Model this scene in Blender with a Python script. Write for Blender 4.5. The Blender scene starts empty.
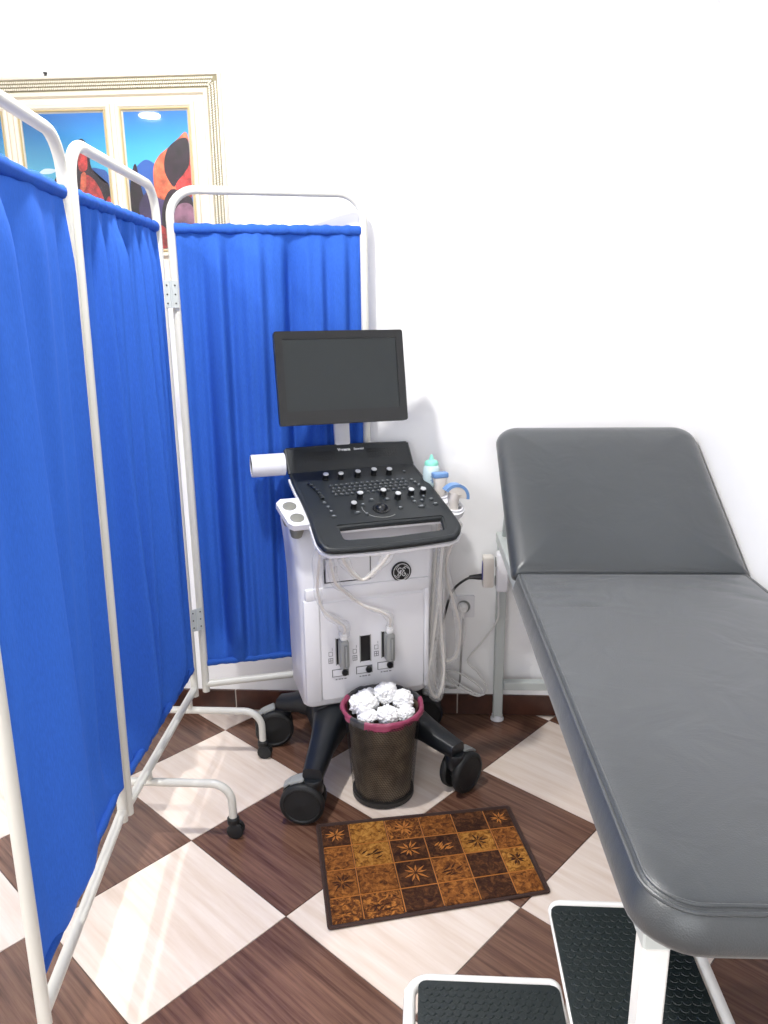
import bpy, bmesh, math, random
from mathutils import Vector, Matrix
random.seed(7)
PI = math.pi
scene = bpy.context.scene
COL = scene.collection

# ---------------------------------------------------------------- camera
cam_d = bpy.data.cameras.new('camera')
cam = bpy.data.objects.new('camera', cam_d)
COL.objects.link(cam)
cam_d.sensor_fit = 'HORIZONTAL'
cam_d.sensor_width = 36.0
cam_d.lens = 36.0 * 755.3 / 768.0
cam_d.clip_start = 0.05
_r = Vector((0.9983, 0.0575, -0.0097)).normalized()
_f = Vector((-0.0580, 0.9648, -0.2566)).normalized()
_u = _r.cross(_f).normalized()
_r = _f.cross(_u).normalized()
mw = Matrix(((_r.x, _u.x, -_f.x, 0.0), (_r.y, _u.y, -_f.y, -2.754), (_r.z, _u.z, -_f.z, 1.570), (0, 0, 0, 1)))
cam.matrix_world = mw
scene.camera = cam

# ---------------------------------------------------------------- world, exposure
scene.view_settings.view_transform = 'Standard'
scene.view_settings.look = 'None'
scene.view_settings.exposure = -0.48
scene.view_settings.gamma = 1.0
scene.view_settings.use_curve_mapping = False
world = bpy.data.worlds.new('world')
scene.world = world
world.use_nodes = True
bg = world.node_tree.nodes['Background']
bg.inputs[0].default_value = (0.93, 0.96, 1.0, 1)
bg.inputs[1].default_value = 0.9


def area_light(name, loc, target, size, power, color=(1, 1, 1), shape='SQUARE', size_y=None, parent=None):
    d = bpy.data.lights.new(name, 'AREA')
    d.shape = shape
    d.size = size
    if size_y:
        d.size_y = size_y
    d.energy = power
    d.color = color
    o = bpy.data.objects.new(name, d)
    COL.objects.link(o)
    o.location = loc
    v = Vector(target) - Vector(loc)
    o.rotation_euler = v.to_track_quat('-Z', 'Y').to_euler()
    if parent:
        o.parent = parent
    return o


# fill light added at the made-up window opening behind the camera
area_light('added_fill_light', (-0.55, -4.42, 1.75), (-0.4, 0.0, 0.9), 2.3, 55, (0.97, 0.985, 1.0), 'RECTANGLE', 1.5)
LAMPS = [((-1.83, -2.62), 84), ((-0.62, -1.05), 66)]        # the two round ceiling lamps (built further down)


# ---------------------------------------------------------------- materials
def lin(c):
    c = c / 255.0
    return c / 12.92 if c <= 0.04045 else ((c + 0.055) / 1.055) ** 2.4


def srgb(r, g, b):
    return (lin(r), lin(g), lin(b), 1.0)


def mat(name, color, rough=0.5, metal=0.0, spec=0.5, bump=0.0, bscale=80.0, var=0.0, vscale=4.0, coat=0.0, stretch=None, sheen=0.0):
    m = bpy.data.materials.new(name)
    m.use_nodes = True
    nt = m.node_tree
    p = nt.nodes['Principled BSDF']
    p.inputs['Base Color'].default_value = color
    p.inputs['Roughness'].default_value = rough
    p.inputs['Metallic'].default_value = metal
    p.inputs['Specular IOR Level'].default_value = spec
    if coat:
        p.inputs['Coat Weight'].default_value = coat
        p.inputs['Coat Roughness'].default_value = 0.1
    if sheen:
        p.inputs['Sheen Weight'].default_value = sheen
    tc = nt.nodes.new('ShaderNodeTexCoord')
    mp = nt.nodes.new('ShaderNodeMapping')
    nt.links.new(tc.outputs['Object'], mp.inputs['Vector'])
    if stretch:
        mp.inputs['Scale'].default_value = stretch
    if var:
        n = nt.nodes.new('ShaderNodeTexNoise')
        n.inputs['Scale'].default_value = vscale
        n.inputs['Detail'].default_value = 6
        nt.links.new(mp.outputs['Vector'], n.inputs['Vector'])
        cr = nt.nodes.new('ShaderNodeValToRGB')
        cr.color_ramp.elements[0].position = 0.3
        cr.color_ramp.elements[1].position = 0.7
        lo = [max(0, c * (1 - var)) for c in color[:3]] + [1]
        hi = [min(1, c * (1 + var)) for c in color[:3]] + [1]
        cr.color_ramp.elements[0].color = lo
        cr.color_ramp.elements[1].color = hi
        nt.links.new(n.outputs['Fac'], cr.inputs['Fac'])
        nt.links.new(cr.outputs['Color'], p.inputs['Base Color'])
    if bump:
        n2 = nt.nodes.new('ShaderNodeTexNoise')
        n2.inputs['Scale'].default_value = bscale
        n2.inputs['Detail'].default_value = 4
        nt.links.new(mp.outputs['Vector'], n2.inputs['Vector'])
        b = nt.nodes.new('ShaderNodeBump')
        b.inputs['Strength'].default_value = bump
        b.inputs['Distance'].default_value = 0.004
        nt.links.new(n2.outputs['Fac'], b.inputs['Height'])
        nt.links.new(b.outputs['Normal'], p.inputs['Normal'])
    return m


M = {}
M['wall'] = mat('white_wall_paint', srgb(243, 243, 244), 0.75, bump=0.08, bscale=30)
M['ceiling'] = mat('ceiling_paint', srgb(244, 244, 244), 0.8, bump=0.05, bscale=20)
M['grout'] = mat('floor_grout', srgb(92, 78, 72), 0.8, bump=0.2, bscale=200)
M['skirt_grout'] = mat('skirting_grout', srgb(190, 180, 172), 0.8)


def tile_mat(name, base, streak, s0, s1, rough, rot, bump=0.05):
    m = bpy.data.materials.new(name)
    m.use_nodes = True
    nt = m.node_tree
    p = nt.nodes['Principled BSDF']
    tc = nt.nodes.new('ShaderNodeTexCoord')
    mp = nt.nodes.new('ShaderNodeMapping')
    mp.inputs['Rotation'].default_value = (0, 0, rot)
    oi = nt.nodes.new('ShaderNodeObjectInfo')
    vm = nt.nodes.new('ShaderNodeVectorMath')
    vm.operation = 'ADD'
    ms = nt.nodes.new('ShaderNodeMath')
    ms.operation = 'MULTIPLY'
    ms.inputs[1].default_value = 37.0
    nt.links.new(oi.outputs['Random'], ms.inputs[0])
    nt.links.new(tc.outputs['Object'], mp.inputs['Vector'])
    nt.links.new(mp.outputs['Vector'], vm.inputs[0])
    nt.links.new(ms.outputs[0], vm.inputs[1])
    mp2 = nt.nodes.new('ShaderNodeMapping')
    mp2.inputs['Scale'].default_value = (s0, s1, s0)
    nt.links.new(vm.outputs[0], mp2.inputs['Vector'])
    n = nt.nodes.new('ShaderNodeTexNoise')
    n.inputs['Scale'].default_value = 1.0
    n.inputs['Detail'].default_value = 8
    n.inputs['Roughness'].default_value = 0.65
    nt.links.new(mp2.outputs['Vector'], n.inputs['Vector'])
    cr = nt.nodes.new('ShaderNodeValToRGB')
    cr.color_ramp.elements[0].position = 0.34
    cr.color_ramp.elements[1].position = 0.66
    cr.color_ramp.elements[0].color = streak
    cr.color_ramp.elements[1].color = base
    nt.links.new(n.outputs['Fac'], cr.inputs['Fac'])
    nt.links.new(cr.outputs['Color'], p.inputs['Base Color'])
    p.inputs['Roughness'].default_value = rough
    b = nt.nodes.new('ShaderNodeBump')
    b.inputs['Strength'].default_value = bump
    b.inputs['Distance'].default_value = 0.002
    nt.links.new(n.outputs['Fac'], b.inputs['Height'])
    nt.links.new(b.outputs['Normal'], p.inputs['Normal'])
    return m


M['light_tile'] = tile_mat('cream_tile', srgb(228, 216, 207), srgb(212, 194, 180), 2.5, 34, 0.2, 0.0, 0.02)
M['dark_tile'] = tile_mat('brown_wood_look_tile', srgb(122, 90, 74), srgb(76, 50, 40), 3.0, 75, 0.24, 0.0, 0.08)
M['skirting'] = tile_mat('dark_skirting_tile', srgb(84, 50, 38), srgb(48, 26, 20), 6.0, 60, 0.3, 0.0, 0.05)
M['white_metal'] = mat('white_powder_coat', srgb(207, 206, 199), 0.32, bump=0.03, bscale=60)
M['grey_metal'] = mat('pale_grey_powder_coat', srgb(186, 192, 190), 0.4, bump=0.03, bscale=60)
M['steel'] = mat('steel', srgb(190, 190, 190), 0.3, metal=0.9)
M['screw'] = mat('dark_screw', srgb(60, 60, 60), 0.4, metal=0.6)
M['white_plastic'] = mat('white_plastic', srgb(226, 226, 230), 0.38, bump=0.02, bscale=150)
M['grey_plastic'] = mat('grey_plastic', srgb(150, 152, 150), 0.45, bump=0.03, bscale=200)
M['plug_grey'] = mat('olive_grey_rubber_plug', srgb(124, 124, 116), 0.5)
M['mid_plastic'] = mat('mid_grey_plastic', srgb(120, 122, 122), 0.4)
M['black_plastic'] = mat('black_plastic', srgb(25, 30, 33), 0.45, bump=0.12, bscale=500)
M['gloss_black'] = mat('gloss_black_plastic', srgb(12, 14, 16), 0.28)
M['base_plastic'] = mat('blue_black_base_plastic', srgb(20, 24, 29), 0.36, bump=0.06, bscale=300)
M['screen'] = mat('switched_off_screen', srgb(20, 27, 29), 0.35, bump=0.02, bscale=300)
M['rubber'] = mat('black_rubber', srgb(17, 19, 21), 0.6, bump=0.1, bscale=200)
M['silver_cap'] = mat('silver_cap', srgb(196, 198, 200), 0.3, metal=0.4)
M['key'] = mat('charcoal_key', srgb(52, 57, 60), 0.4)
M['key_lit'] = mat('grey_key', srgb(150, 153, 155), 0.35)
M['print_white'] = mat('white_print', srgb(235, 235, 235), 0.5)
M['print_grey'] = mat('grey_print', srgb(120, 120, 124), 0.5)
M['print_black'] = mat('black_print', srgb(30, 30, 32), 0.5)
M['cable'] = mat('ivory_cable', srgb(216, 210, 203), 0.4)
M['white_cable'] = mat('white_cord', srgb(214, 214, 212), 0.45)
M['grey_cable'] = mat('grey_cord', srgb(160, 158, 156), 0.45)
M['black_cable'] = mat('black_cord', srgb(28, 28, 30), 0.45)
M['lens_blue'] = mat('blue_probe_lens', srgb(112, 150, 200), 0.4)
M['mint'] = mat('mint_cap', srgb(140, 222, 200), 0.4)
M['gel'] = mat('translucent_gel_bottle', srgb(206, 226, 228), 0.25)
M['blue_label'] = mat('blue_label_print', srgb(70, 110, 170), 0.5)
M['blue_plastic'] = mat('deep_blue_plastic', srgb(20, 30, 150), 0.35)
M['pink_bag'] = mat('pink_bin_liner', srgb(150, 62, 92), 0.35, bump=0.5, bscale=60)
M['dark_bag'] = mat('dark_grey_bin_liner', srgb(58, 58, 60), 0.35, bump=0.5, bscale=60)
M['grey_bag'] = mat('grey_bin_liner', srgb(112, 100, 84), 0.4, var=0.6, vscale=16, bump=0.8, bscale=30)
M['wire'] = mat('black_wire_mesh', srgb(30, 30, 30), 0.45)
M['tissue'] = mat('white_tissue', srgb(246, 246, 247), 0.8, bump=0.5, bscale=70)
M['cream_frame'] = mat('cream_frame_moulding', srgb(204, 196, 178), 0.4)
M['mount'] = mat('cream_picture_mount', srgb(214, 200, 184), 0.7, bump=0.05, bscale=120)
M['olive'] = mat('olive_frame_band', srgb(118, 112, 86), 0.5, var=0.25, vscale=90, bump=0.4, bscale=150)
M['gold'] = mat('pale_gold_trim', srgb(168, 150, 108), 0.4, metal=0.15)
M['stool_white'] = mat('white_stool_paint', srgb(232, 231, 228), 0.3, bump=0.04, bscale=50, var=0.04, vscale=30)
M['tread'] = mat('black_ribbed_rubber', srgb(13, 25, 26), 0.5, bump=0.25, bscale=250)
M['mat_border'] = mat('dark_brown_mat_binding', srgb(56, 36, 30), 0.85, bump=0.6, bscale=300)
M['fabric_back'] = mat('mat_backing', srgb(50, 34, 28), 0.9)


def emis(name, color, strength):
    m = bpy.data.materials.new(name)
    m.use_nodes = True
    p = m.node_tree.nodes['Principled BSDF']
    p.inputs['Base Color'].default_value = color
    p.inputs['Emission Color'].default_value = color
    p.inputs['Emission Strength'].default_value = strength
    return m


M['lamp'] = emis('lit_lamp_diffuser', (1, 1, 1, 1), 9.0)


def leather():
    m = mat('grey_black_leatherette', srgb(36, 42, 46), 0.36, spec=0.8, sheen=0.22, var=0.1, vscale=5)
    nt = m.node_tree
    p = nt.nodes['Principled BSDF']
    tc = [n for n in nt.nodes if n.type == 'TEX_COORD'][0]
    v = nt.nodes.new('ShaderNodeTexVoronoi')
    v.inputs['Scale'].default_value = 420
    nt.links.new(tc.outputs['Object'], v.inputs['Vector'])
    n = nt.nodes.new('ShaderNodeTexNoise')
    n.inputs['Scale'].default_value = 7
    n.inputs['Detail'].default_value = 3
    n.inputs['Distortion'].default_value = 0.8
    nt.links.new(tc.outputs['Object'], n.inputs['Vector'])
    b = nt.nodes.new('ShaderNodeBump')
    b.inputs['Strength'].default_value = 0.25
    b.inputs['Distance'].default_value = 0.0008
    nt.links.new(v.outputs['Distance'], b.inputs['Height'])
    b2 = nt.nodes.new('ShaderNodeBump')
    b2.inputs['Strength'].default_value = 0.25
    b2.inputs['Distance'].default_value = 0.012
    nt.links.new(n.outputs['Fac'], b2.inputs['Height'])
    nt.links.new(b.outputs['Normal'], b2.inputs['Normal'])
    nt.links.new(b2.outputs['Normal'], p.inputs['Normal'])
    return m


M['leather'] = leather()


def cloth():
    m = mat('blue_curtain_cloth', srgb(52, 98, 190), 0.85, spec=0.15, var=0.12, vscale=480, stretch=(1, 1, 0.15))
    nt = m.node_tree
    p = nt.nodes['Principled BSDF']
    out = [n for n in nt.nodes if n.type == 'OUTPUT_MATERIAL'][0]
    tr = nt.nodes.new('ShaderNodeBsdfTranslucent')
    tr.inputs['Color'].default_value = srgb(50, 105, 210)
    mx = nt.nodes.new('ShaderNodeMixShader')
    mx.inputs[0].default_value = 0.2
    nt.links.new(p.outputs[0], mx.inputs[1])
    nt.links.new(tr.outputs[0], mx.inputs[2])
    nt.links.new(mx.outputs[0], out.inputs['Surface'])
    return m


M['curtain'] = cloth()


def glassy(name, alpha, color=(1, 1, 1, 1), rough=0.15, bump=0.0):
    m = bpy.data.materials.new(name)
    m.use_nodes = True
    nt = m.node_tree
    nt.nodes.remove(nt.nodes['Principled BSDF'])
    out = [n for n in nt.nodes if n.type == 'OUTPUT_MATERIAL'][0]
    t = nt.nodes.new('ShaderNodeBsdfTransparent')
    g = nt.nodes.new('ShaderNodeBsdfPrincipled')
    g.inputs['Base Color'].default_value = color
    g.inputs['Roughness'].default_value = rough
    mx = nt.nodes.new('ShaderNodeMixShader')
    mx.inputs[0].default_value = alpha
    nt.links.new(t.outputs[0], mx.inputs[1])
    nt.links.new(g.outputs[0], mx.inputs[2])
    nt.links.new(mx.outputs[0], out.inputs['Surface'])
    if bump:
        n = nt.nodes.new('ShaderNodeTexNoise')
        n.inputs['Scale'].default_value = 60
        b = nt.nodes.new('ShaderNodeBump')
        b.inputs['Strength'].default_value = bump
        nt.links.new(n.outputs['Fac'], b.inputs['Height'])
        nt.links.new(b.outputs['Normal'], g.inputs['Normal'])
    return m


M['sleeve'] = glassy('clear_plastic_sleeve', 0.22, (0.9, 0.9, 0.9, 1), 0.15, 0.6)


def pane_glass():
    m = bpy.data.materials.new('picture_glass')
    m.use_nodes = True
    nt = m.node_tree
    nt.nodes.remove(nt.nodes['Principled BSDF'])
    out = [n for n in nt.nodes if n.type == 'OUTPUT_MATERIAL'][0]
    t = nt.nodes.new('ShaderNodeBsdfTransparent')
    g = nt.nodes.new('ShaderNodeBsdfGlossy')
    g.inputs['Roughness'].default_value = 0.02
    fr = nt.nodes.new('ShaderNodeFresnel')
    fr.inputs['IOR'].default_value = 1.5
    mx = nt.nodes.new('ShaderNodeMixShader')
    nt.links.new(fr.outputs[0], mx.inputs[0])
    nt.links.new(t.outputs[0], mx.inputs[1])
    nt.links.new(g.outputs[0], mx.inputs[2])
    nt.links.new(mx.outputs[0], out.inputs['Surface'])
    return m


M['pane'] = pane_glass()


# ---------------------------------------------------------------- mesh helpers
def obj(name, bm, m, parent=None, smooth=True, angle=40, loc=None):
    me = bpy.data.meshes.new(name)
    bm.normal_update()
    bm.to_mesh(me)
    bm.free()
    o = bpy.data.objects.new(name, me)
    COL.objects.link(o)
    for mm in (m if isinstance(m, (list, tuple)) else [m]):
        me.materials.append(mm)
    if smooth:
        me.polygons.foreach_set('use_smooth', [True] * len(me.polygons))
        me.set_sharp_from_angle(angle=math.radians(angle))
    if parent:
        o.parent = parent
    if loc:
        o.location = loc
    return o


def tag(o, label=None, cat=None, group=None, kind=None):
    if label:
        o['label'] = label
    if cat:
        o['category'] = cat
    if group:
        o['group'] = group
    if kind:
        o['kind'] = kind
    return o


def thing(name, label, cat, loc=(0, 0, 0), rotz=0.0, group=None):
    o = bpy.data.objects.new(name, None)
    o.empty_display_size = 0.05
    COL.objects.link(o)
    o.location = loc
    o.rotation_euler = (0, 0, rotz)
    return tag(o, label, cat, group)


def BM():
    return bmesh.new()


def box(bm, c, s, rot=None, bev=0.0, seg=2, mi=0, taper=None):
    """box with centre c and full size s; taper scales the lower face"""
    vs = []
    r = bmesh.ops.create_cube(bm, size=1.0)
    vs = r['verts']
    for v in vs:
        v.co = Vector((v.co.x * s[0], v.co.y * s[1], v.co.z * s[2]))
        if taper and v.co.z < 0:
            v.co.x *= taper[0]
            v.co.y *= taper[1]
    fs = set(f for v in vs for f in v.link_faces)
    if bev:
        es = list(set(e for v in vs for e in v.link_edges))
        rr = bmesh.ops.bevel(bm, geom=es, offset=bev, segments=seg, profile=0.5, affect='EDGES')
        fs = set(rr['faces']) | set(f for f in fs if f.is_valid)
        vs = list(set(v for f in fs for v in f.verts))
    if rot is not None:
        for v in vs:
            v.co = rot @ v.co
    for v in vs:
        v.co += Vector(c)
    for f in fs:
        if f.is_valid:
            f.material_index = mi
    return vs


def smooth_path(pts, n=6, closed=False):
    P = [Vector(p) for p in pts]
    out = []
    m = len(P)
    last = m if closed else m - 1
    for i in range(last):
        if closed:
            p0, p1, p2, p3 = P[i - 1], P[i], P[(i + 1) % m], P[(i + 2) % m]
        else:
            p0, p1, p2, p3 = P[max(i - 1, 0)], P[i], P[i + 1], P[min(i + 2, m - 1)]
        for k in range(n):
            t = k / n
            out.append(0.5 * ((2 * p1) + (-p0 + p2) * t + (2 * p0 - 5 * p1 + 4 * p2 - p3) * t * t + (-p0 + 3 * p1 - 3 * p2 + p3) * t ** 3))
    if not closed:
        out.append(P[-1])
    return out


def round_path(pts, rad, n=6, closed=False):
    """polyline with filleted corners; rad is one radius or a list per corner"""
    P = [Vector(p) for p in pts]
    m = len(P)
    out = []
    for i in range(m):
        r = rad[i] if isinstance(rad, (list, tuple)) else rad
        if (not closed and i in (0, m - 1)) or r <= 0:
            out.append(P[i])
            continue
        a, b, c = P[i - 1], P[i], P[(i + 1) % m]
        u = (a - b).normalized()
        v = (c - b).normalized()
        ang = u.angle(v)
        if ang > PI - 0.01:
            out.append(b)
            continue
        d = min(r / math.tan(ang / 2), (a - b).length * 0.49, (c - b).length * 0.49)
        rr = d * math.tan(ang / 2)
        cen = b + (u + v).normalized() * (rr / math.sin(ang / 2))
        s = ((b + u * d) - cen).normalized()
        e = ((b + v * d) - cen).normalized()
        for k in range(n + 1):
            out.append(cen + s.slerp(e, k / n) * rr)
    return out


def tube(bm, path, r, seg=12, closed=False, caps=True, mi=0, rfun=None):
    P = [Vector(p) for p in path]
    m = len(P)
    rings = []
    nrm = None
    for i in range(m):
        if closed:
            t = (P[(i + 1) % m] - P[i - 1])
        else:
            t = P[min(i + 1, m - 1)] - P[max(i - 1, 0)]
        if t.length < 1e-9:
            t = Vector((0, 0, 1))
        t.normalize()
        if nrm is None:
            h = Vector((0, 0, 1)) if abs(t.z) < 0.9 else Vector((1, 0, 0))
            nrm = h - t * h.dot(t)
        else:
            nrm = nrm - t * nrm.dot(t)
            if nrm.length < 1e-6:
                h = Vector((0, 0, 1)) if abs(t.z) < 0.9 else Vector((1, 0, 0))
                nrm = h - t * h.dot(t)
        nrm.normalize()
        bi = t.cross(nrm)
        rr = rfun(i / (m - 1)) if rfun else r
        rings.append([bm.verts.new(P[i] + (nrm * math.cos(2 * PI * k / seg) + bi * math.sin(2 * PI * k / seg)) * rr) for k in range(seg)])
    for i in range(m if closed else m - 1):
        a, b = rings[i], rings[(i + 1) % m]
        off = 0
        if closed and i == m - 1:
            off = min(range(seg), key=lambda q: (b[q].co - a[0].co).length)
        for k in range(seg):
            f = bm.faces.new((a[k], a[(k + 1) % seg], b[(k + 1 + off) % seg], b[(k + off) % seg]))
            f.material_index = mi
    if caps and not closed:
        f = bm.faces.new(rings[0][::-1])
        f.material_index = mi
        f = bm.faces.new(rings[-1])
        f.material_index = mi
    return rings


def lathe(bm, prof, c=(0, 0, 0), seg=24, axis=None, mi=0, cap0=True, cap1=True):
    """prof = [(r, z)...]; axis: matrix that turns +Z into the axis"""
    rings = []
    for r, z in prof:
        ring = []
        for k in range(seg):
            v = Vector((r * math.cos(2 * PI * k / seg), r * math.sin(2 * PI * k / seg), z))
            if axis is not None:
                v = axis @ v
            ring.append(bm.verts.new(v + Vector(c)))
        rings.append(ring)
    for a, b in zip(rings, rings[1:]):
        for k in range(seg):
            f = bm.faces.new((a[k], a[(k + 1) % seg], b[(k + 1) % seg], b[k]))
            f.material_index = mi
    if cap0:
        f = bm.faces.new(rings[0][::-1])
        f.material_index = mi
    if cap1:
        f = bm.faces.new(rings[-1])
        f.material_index = mi
    return rings


def towards(d):
    return Vector(d).to_track_quat('Z', 'Y').to_matrix()


def rrect(x0, y0, x1, y1, r, n=6):
    pts = []
    for cx, cy, a0 in ((x1 - r, y1 - r, 0), (x0 + r, y1 - r, PI / 2), (x0 + r, y0 + r, PI), (x1 - r, y0 + r, 1.5 * PI)):
        for k in range(n + 1):
            a = a0 + k / n * PI / 2
            pts.append((cx + r * math.cos(a), cy + r * math.sin(a)))
    return pts


def plate(bm, outline, holes, fn, thick, mi=0, side_mi=None, bottom_mi=None):
    """flat plate with holes: fn(x, y, h) places a point, top at h=0, bottom at h=-thick"""
    side_mi = mi if side_mi is None else side_mi
    bottom_mi = side_mi if bottom_mi is None else bottom_mi
    tmp = bmesh.new()
    loops = []
    for lp in [outline] + holes:
        vs = [tmp.verts.new((p[0], p[1], 0)) for p in lp]
        for i in range(len(vs)):
            tmp.edges.new((vs[i - 1], vs[i]))
        loops.append(vs)
    bmesh.ops.triangle_fill(tmp, use_beauty=True, use_dissolve=False, edges=tmp.edges[:], normal=(0, 0, 1))
    tmp.verts.index_update()
    co = [v.co.copy() for v in tmp.verts]
    tris = [[v.index for v in f.verts] for f in tmp.faces]
    lidx = [[v.index for v in lp] for lp in loops]
    tmp.free()
    T = [bm.verts.new(fn(c.x, c.y, 0)) for c in co]
    B = [bm.verts.new(fn(c.x, c.y, -thick)) for c in co]
    for t in tris:
        a, b, c = [co[i] for i in t]
        if (b - a).cross(c - a).z < 0:
            t = t[::-1]
        bm.faces.new([T[i] for i in t]).material_index = mi
        bm.faces.new([B[i] for i in t[::-1]]).material_index = bottom_mi
    for lp in lidx:
        for i in range(len(lp)):
            a, b = lp[i - 1], lp[i]
            bm.faces.new((T[a], B[a], B[b], T[b])).material_index = side_mi
    bmesh.ops.recalc_face_normals(bm, faces=bm.faces[:])


def prism(bm, pts, y0, y1, mi=0):
    """polygon in XZ extruded along Y"""
    a = [bm.verts.new((p[0], y0, p[1])) for p in pts]
    b = [bm.verts.new((p[0], y1, p[1])) for p in pts]
    fs = [bm.faces.new(a), bm.faces.new(b[::-1])]
    for i in range(len(a)):
        fs.append(bm.faces.new((a[i - 1], b[i - 1], b[i], a[i])))
    for f in fs:
        f.material_index = mi
    bmesh.ops.recalc_face_normals(bm, faces=fs)


def text_obj(name, body, size, m, parent, loc, rot, depth=0.0004, bold=0.0):
    c = bpy.data.curves.new(name, 'FONT')
    c.body = body
    c.size = size
    c.extrude = depth
    c.offset = bold
    c.align_x = 'CENTER'
    c.align_y = 'CENTER'
    t = bpy.data.objects.new(name + '_src', c)
    COL.objects.link(t)
    dg = bpy.context.evaluated_depsgraph_get()
    me = bpy.data.meshes.new_from_object(t.evaluated_get(dg))
    bpy.data.objects.remove(t)
    o = bpy.data.objects.new(name, me)
    me.materials.clear()
    me.materials.append(m)
    COL.objects.link(o)
    o.parent = parent
    o.location = loc
    o.rotation_euler = rot
    return o


# ================================================================ THE ROOM
XL, XR, YF, ZC = -2.7, 0.935, -4.45, 2.85


def slab(name, c, s, m, parent=None):
    bm = BM()
    box(bm, c, s)
    o = obj(name, bm, m, parent, smooth=False)
    return tag(o, kind='structure')


slab('wall_back', (-0.85, 0.06, 1.4), (4.4, 0.12, 3.1), M['wall'])
# right wall, a hair off square like the real one
bm = BM()
box(bm, (0.06, -2.3, 1.4), (0.12, 4.7, 3.1))
wr = obj('wall_right', bm, M['wall'], smooth=False, loc=(0.903, 0, 0))
wr.rotation_euler = (0, 0, math.radians(1.0))
tag(wr, kind='structure')
slab('wall_left', (XL - 0.06, -2.2, 1.4), (0.12, 4.7, 3.1), M['wall'])
slab('ceiling', (-0.85, -2.2, ZC + 0.05), (4.4, 4.9, 0.1), M['ceiling'])
floor = slab('floor', (-0.85, -2.2, -0.0525), (4.4, 4.9, 0.1), M['grout'])
# front wall (behind the camera) with an unseen window opening added for the fill light
bm = BM()
WX0, WX1, WZ0, WZ1 = -1.75, 0.65, 0.95, 2.5
box(bm, ((XL - 0.2 + WX0) / 2, YF - 0.06, 1.4), (WX0 - XL + 0.2, 0.12, 3.1))
box(bm, ((WX1 + 1.2) / 2, YF - 0.06, 1.4), (1.2 - WX1, 0.12, 3.1))
box(bm, ((WX0 + WX1) / 2, YF - 0.06, (WZ0 - 0.15) / 2), (WX1 - WX0, 0.12, WZ0 + 0.15))
box(bm, ((WX0 + WX1) / 2, YF - 0.06, (WZ1 + 2.95) / 2), (WX1 - WX0, 0.12, 2.95 - WZ1))
tag(obj('wall_front', bm, M['wall'], smooth=False), kind='structure')
bm = BM()
for x in (WX0 + 0.025, (WX0 + WX1) / 2, WX1 - 0.025):
    box(bm, (x, YF - 0.08, (WZ0 + WZ1) / 2), (0.05, 0.06, WZ1 - WZ0))
for z in (WZ0 + 0.025, WZ1 - 0.025):
    box(bm, ((WX0 + WX1) / 2, YF - 0.08, z), (WX1 - WX0, 0.06, 0.05))
tag(obj('added_window_1', bm, M['white_metal'], smooth=False), kind='structure')  # made-up window frame, added out of view to go with the fill light

# floor tiles, laid diagonally
TS = 0.45
TO = Vector((-0.089, -0.740))
TA = math.radians(-39.5)
TU = Vector((math.cos(TA), math.sin(TA)))
TV = Vector((-TU.y, TU.x))
GAP = 0.0014


def clip_poly(poly, x0, x1, y0, y1):
    for axis, lim, sgn in ((0, x0, 1), (0, x1, -1), (1, y0, 1), (1, y1, -1)):
        out = []
        for i in range(len(poly)):
            a, b = poly[i - 1], poly[i]
            da, db = sgn * (a[axis] - lim), sgn * (b[axis] - lim)
            if da >= 0:
                out.append(a)
            if da * db < 0:
                t = da / (da - db)
                out.append((a[0] + (b[0] - a[0]) * t, a[1] + (b[1] - a[1]) * t))
        poly = out
        if not poly:
            return []
    return poly


def tile_mesh(poly, name, m):
    bm = BM()
    cen = Vector((sum(p[0] for p in poly) / len(poly), sum(p[1] for p in poly) / len(poly)))
    lo, mid, top = [], [], []
    for p in poly:
        v = Vector(p)
        d = (cen - v)
        d = d.normalized() if d.length else d
        lo.append(bm.verts.new((v.x, v.y, -0.008)))
        mid.append(bm.verts.new((v.x, v.y, -0.0008)))
        q = v + d * 0.0012
        top.append(bm.verts.new((q.x, q.y, 0.0)))
    n = len(poly)
    for A, B in ((lo, mid), (mid, top)):
        for i in range(n):
            bm.faces.new((A[i - 1], A[i], B[i], B[i - 1]))
    bm.faces.new(top)
    bmesh.ops.recalc_face_normals(bm, faces=bm.faces[:])
    if bm.faces[-1].normal.z < 0:
        bmesh.ops.reverse_faces(bm, faces=bm.faces[:])
    me = bpy.data.meshes.new(name)
    bm.to_mesh(me)
    bm.free()
    me.materials.append(m)
    return me


full = {}
h = TS / 2 - GAP
for k in ('light', 'dark'):
    full[k] = tile_mesh([(-h, -h), (h, -h), (h, h), (-h, h)], 'floor_tile', M[k + '_tile'])
for i in range(-11, 12):
    for j in range(-14, 10):
        kind = 'light' if (i + j) % 2 else 'dark'
        c = TO + TU * (TS * (i + 0.5)) + TV * (TS * (j + 0.5))
        poly = [tuple(c + TU * a + TV * b) for a, b in ((-h, -h), (h, -h), (h, h), (-h, h))]
        cl = clip_poly(poly, XL + 0.001, XR - 0.03, YF + 0.002, -0.001)
        if len(cl) < 3:
            continue
        whole = all((Vector(a) - Vector(b)).length < 1e-6 for a, b in zip(cl, poly)) if len(cl) == 4 else False
        if whole or set(cl) == set(poly):
            me = full[kind]
        else:
            loc = [((Vector(p) - c).dot(TU), (Vector(p) - c).dot(TV)) for p in cl]
            ar = abs(sum(loc[q - 1][0] * loc[q][1] - loc[q][0] * loc[q - 1][1] for q in range(len(loc)))) / 2
            if ar < 1e-4:
                continue
            me = tile_mesh(loc, 'floor_tile', M[kind + '_tile'])
        t = bpy.data.objects.new('floor_tile', me)
        COL.objects.link(t)
        t.location = (c.x, c.y, 0)
        t.rotation_euler = (0, 0, TA)
        t.parent = floor

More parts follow.
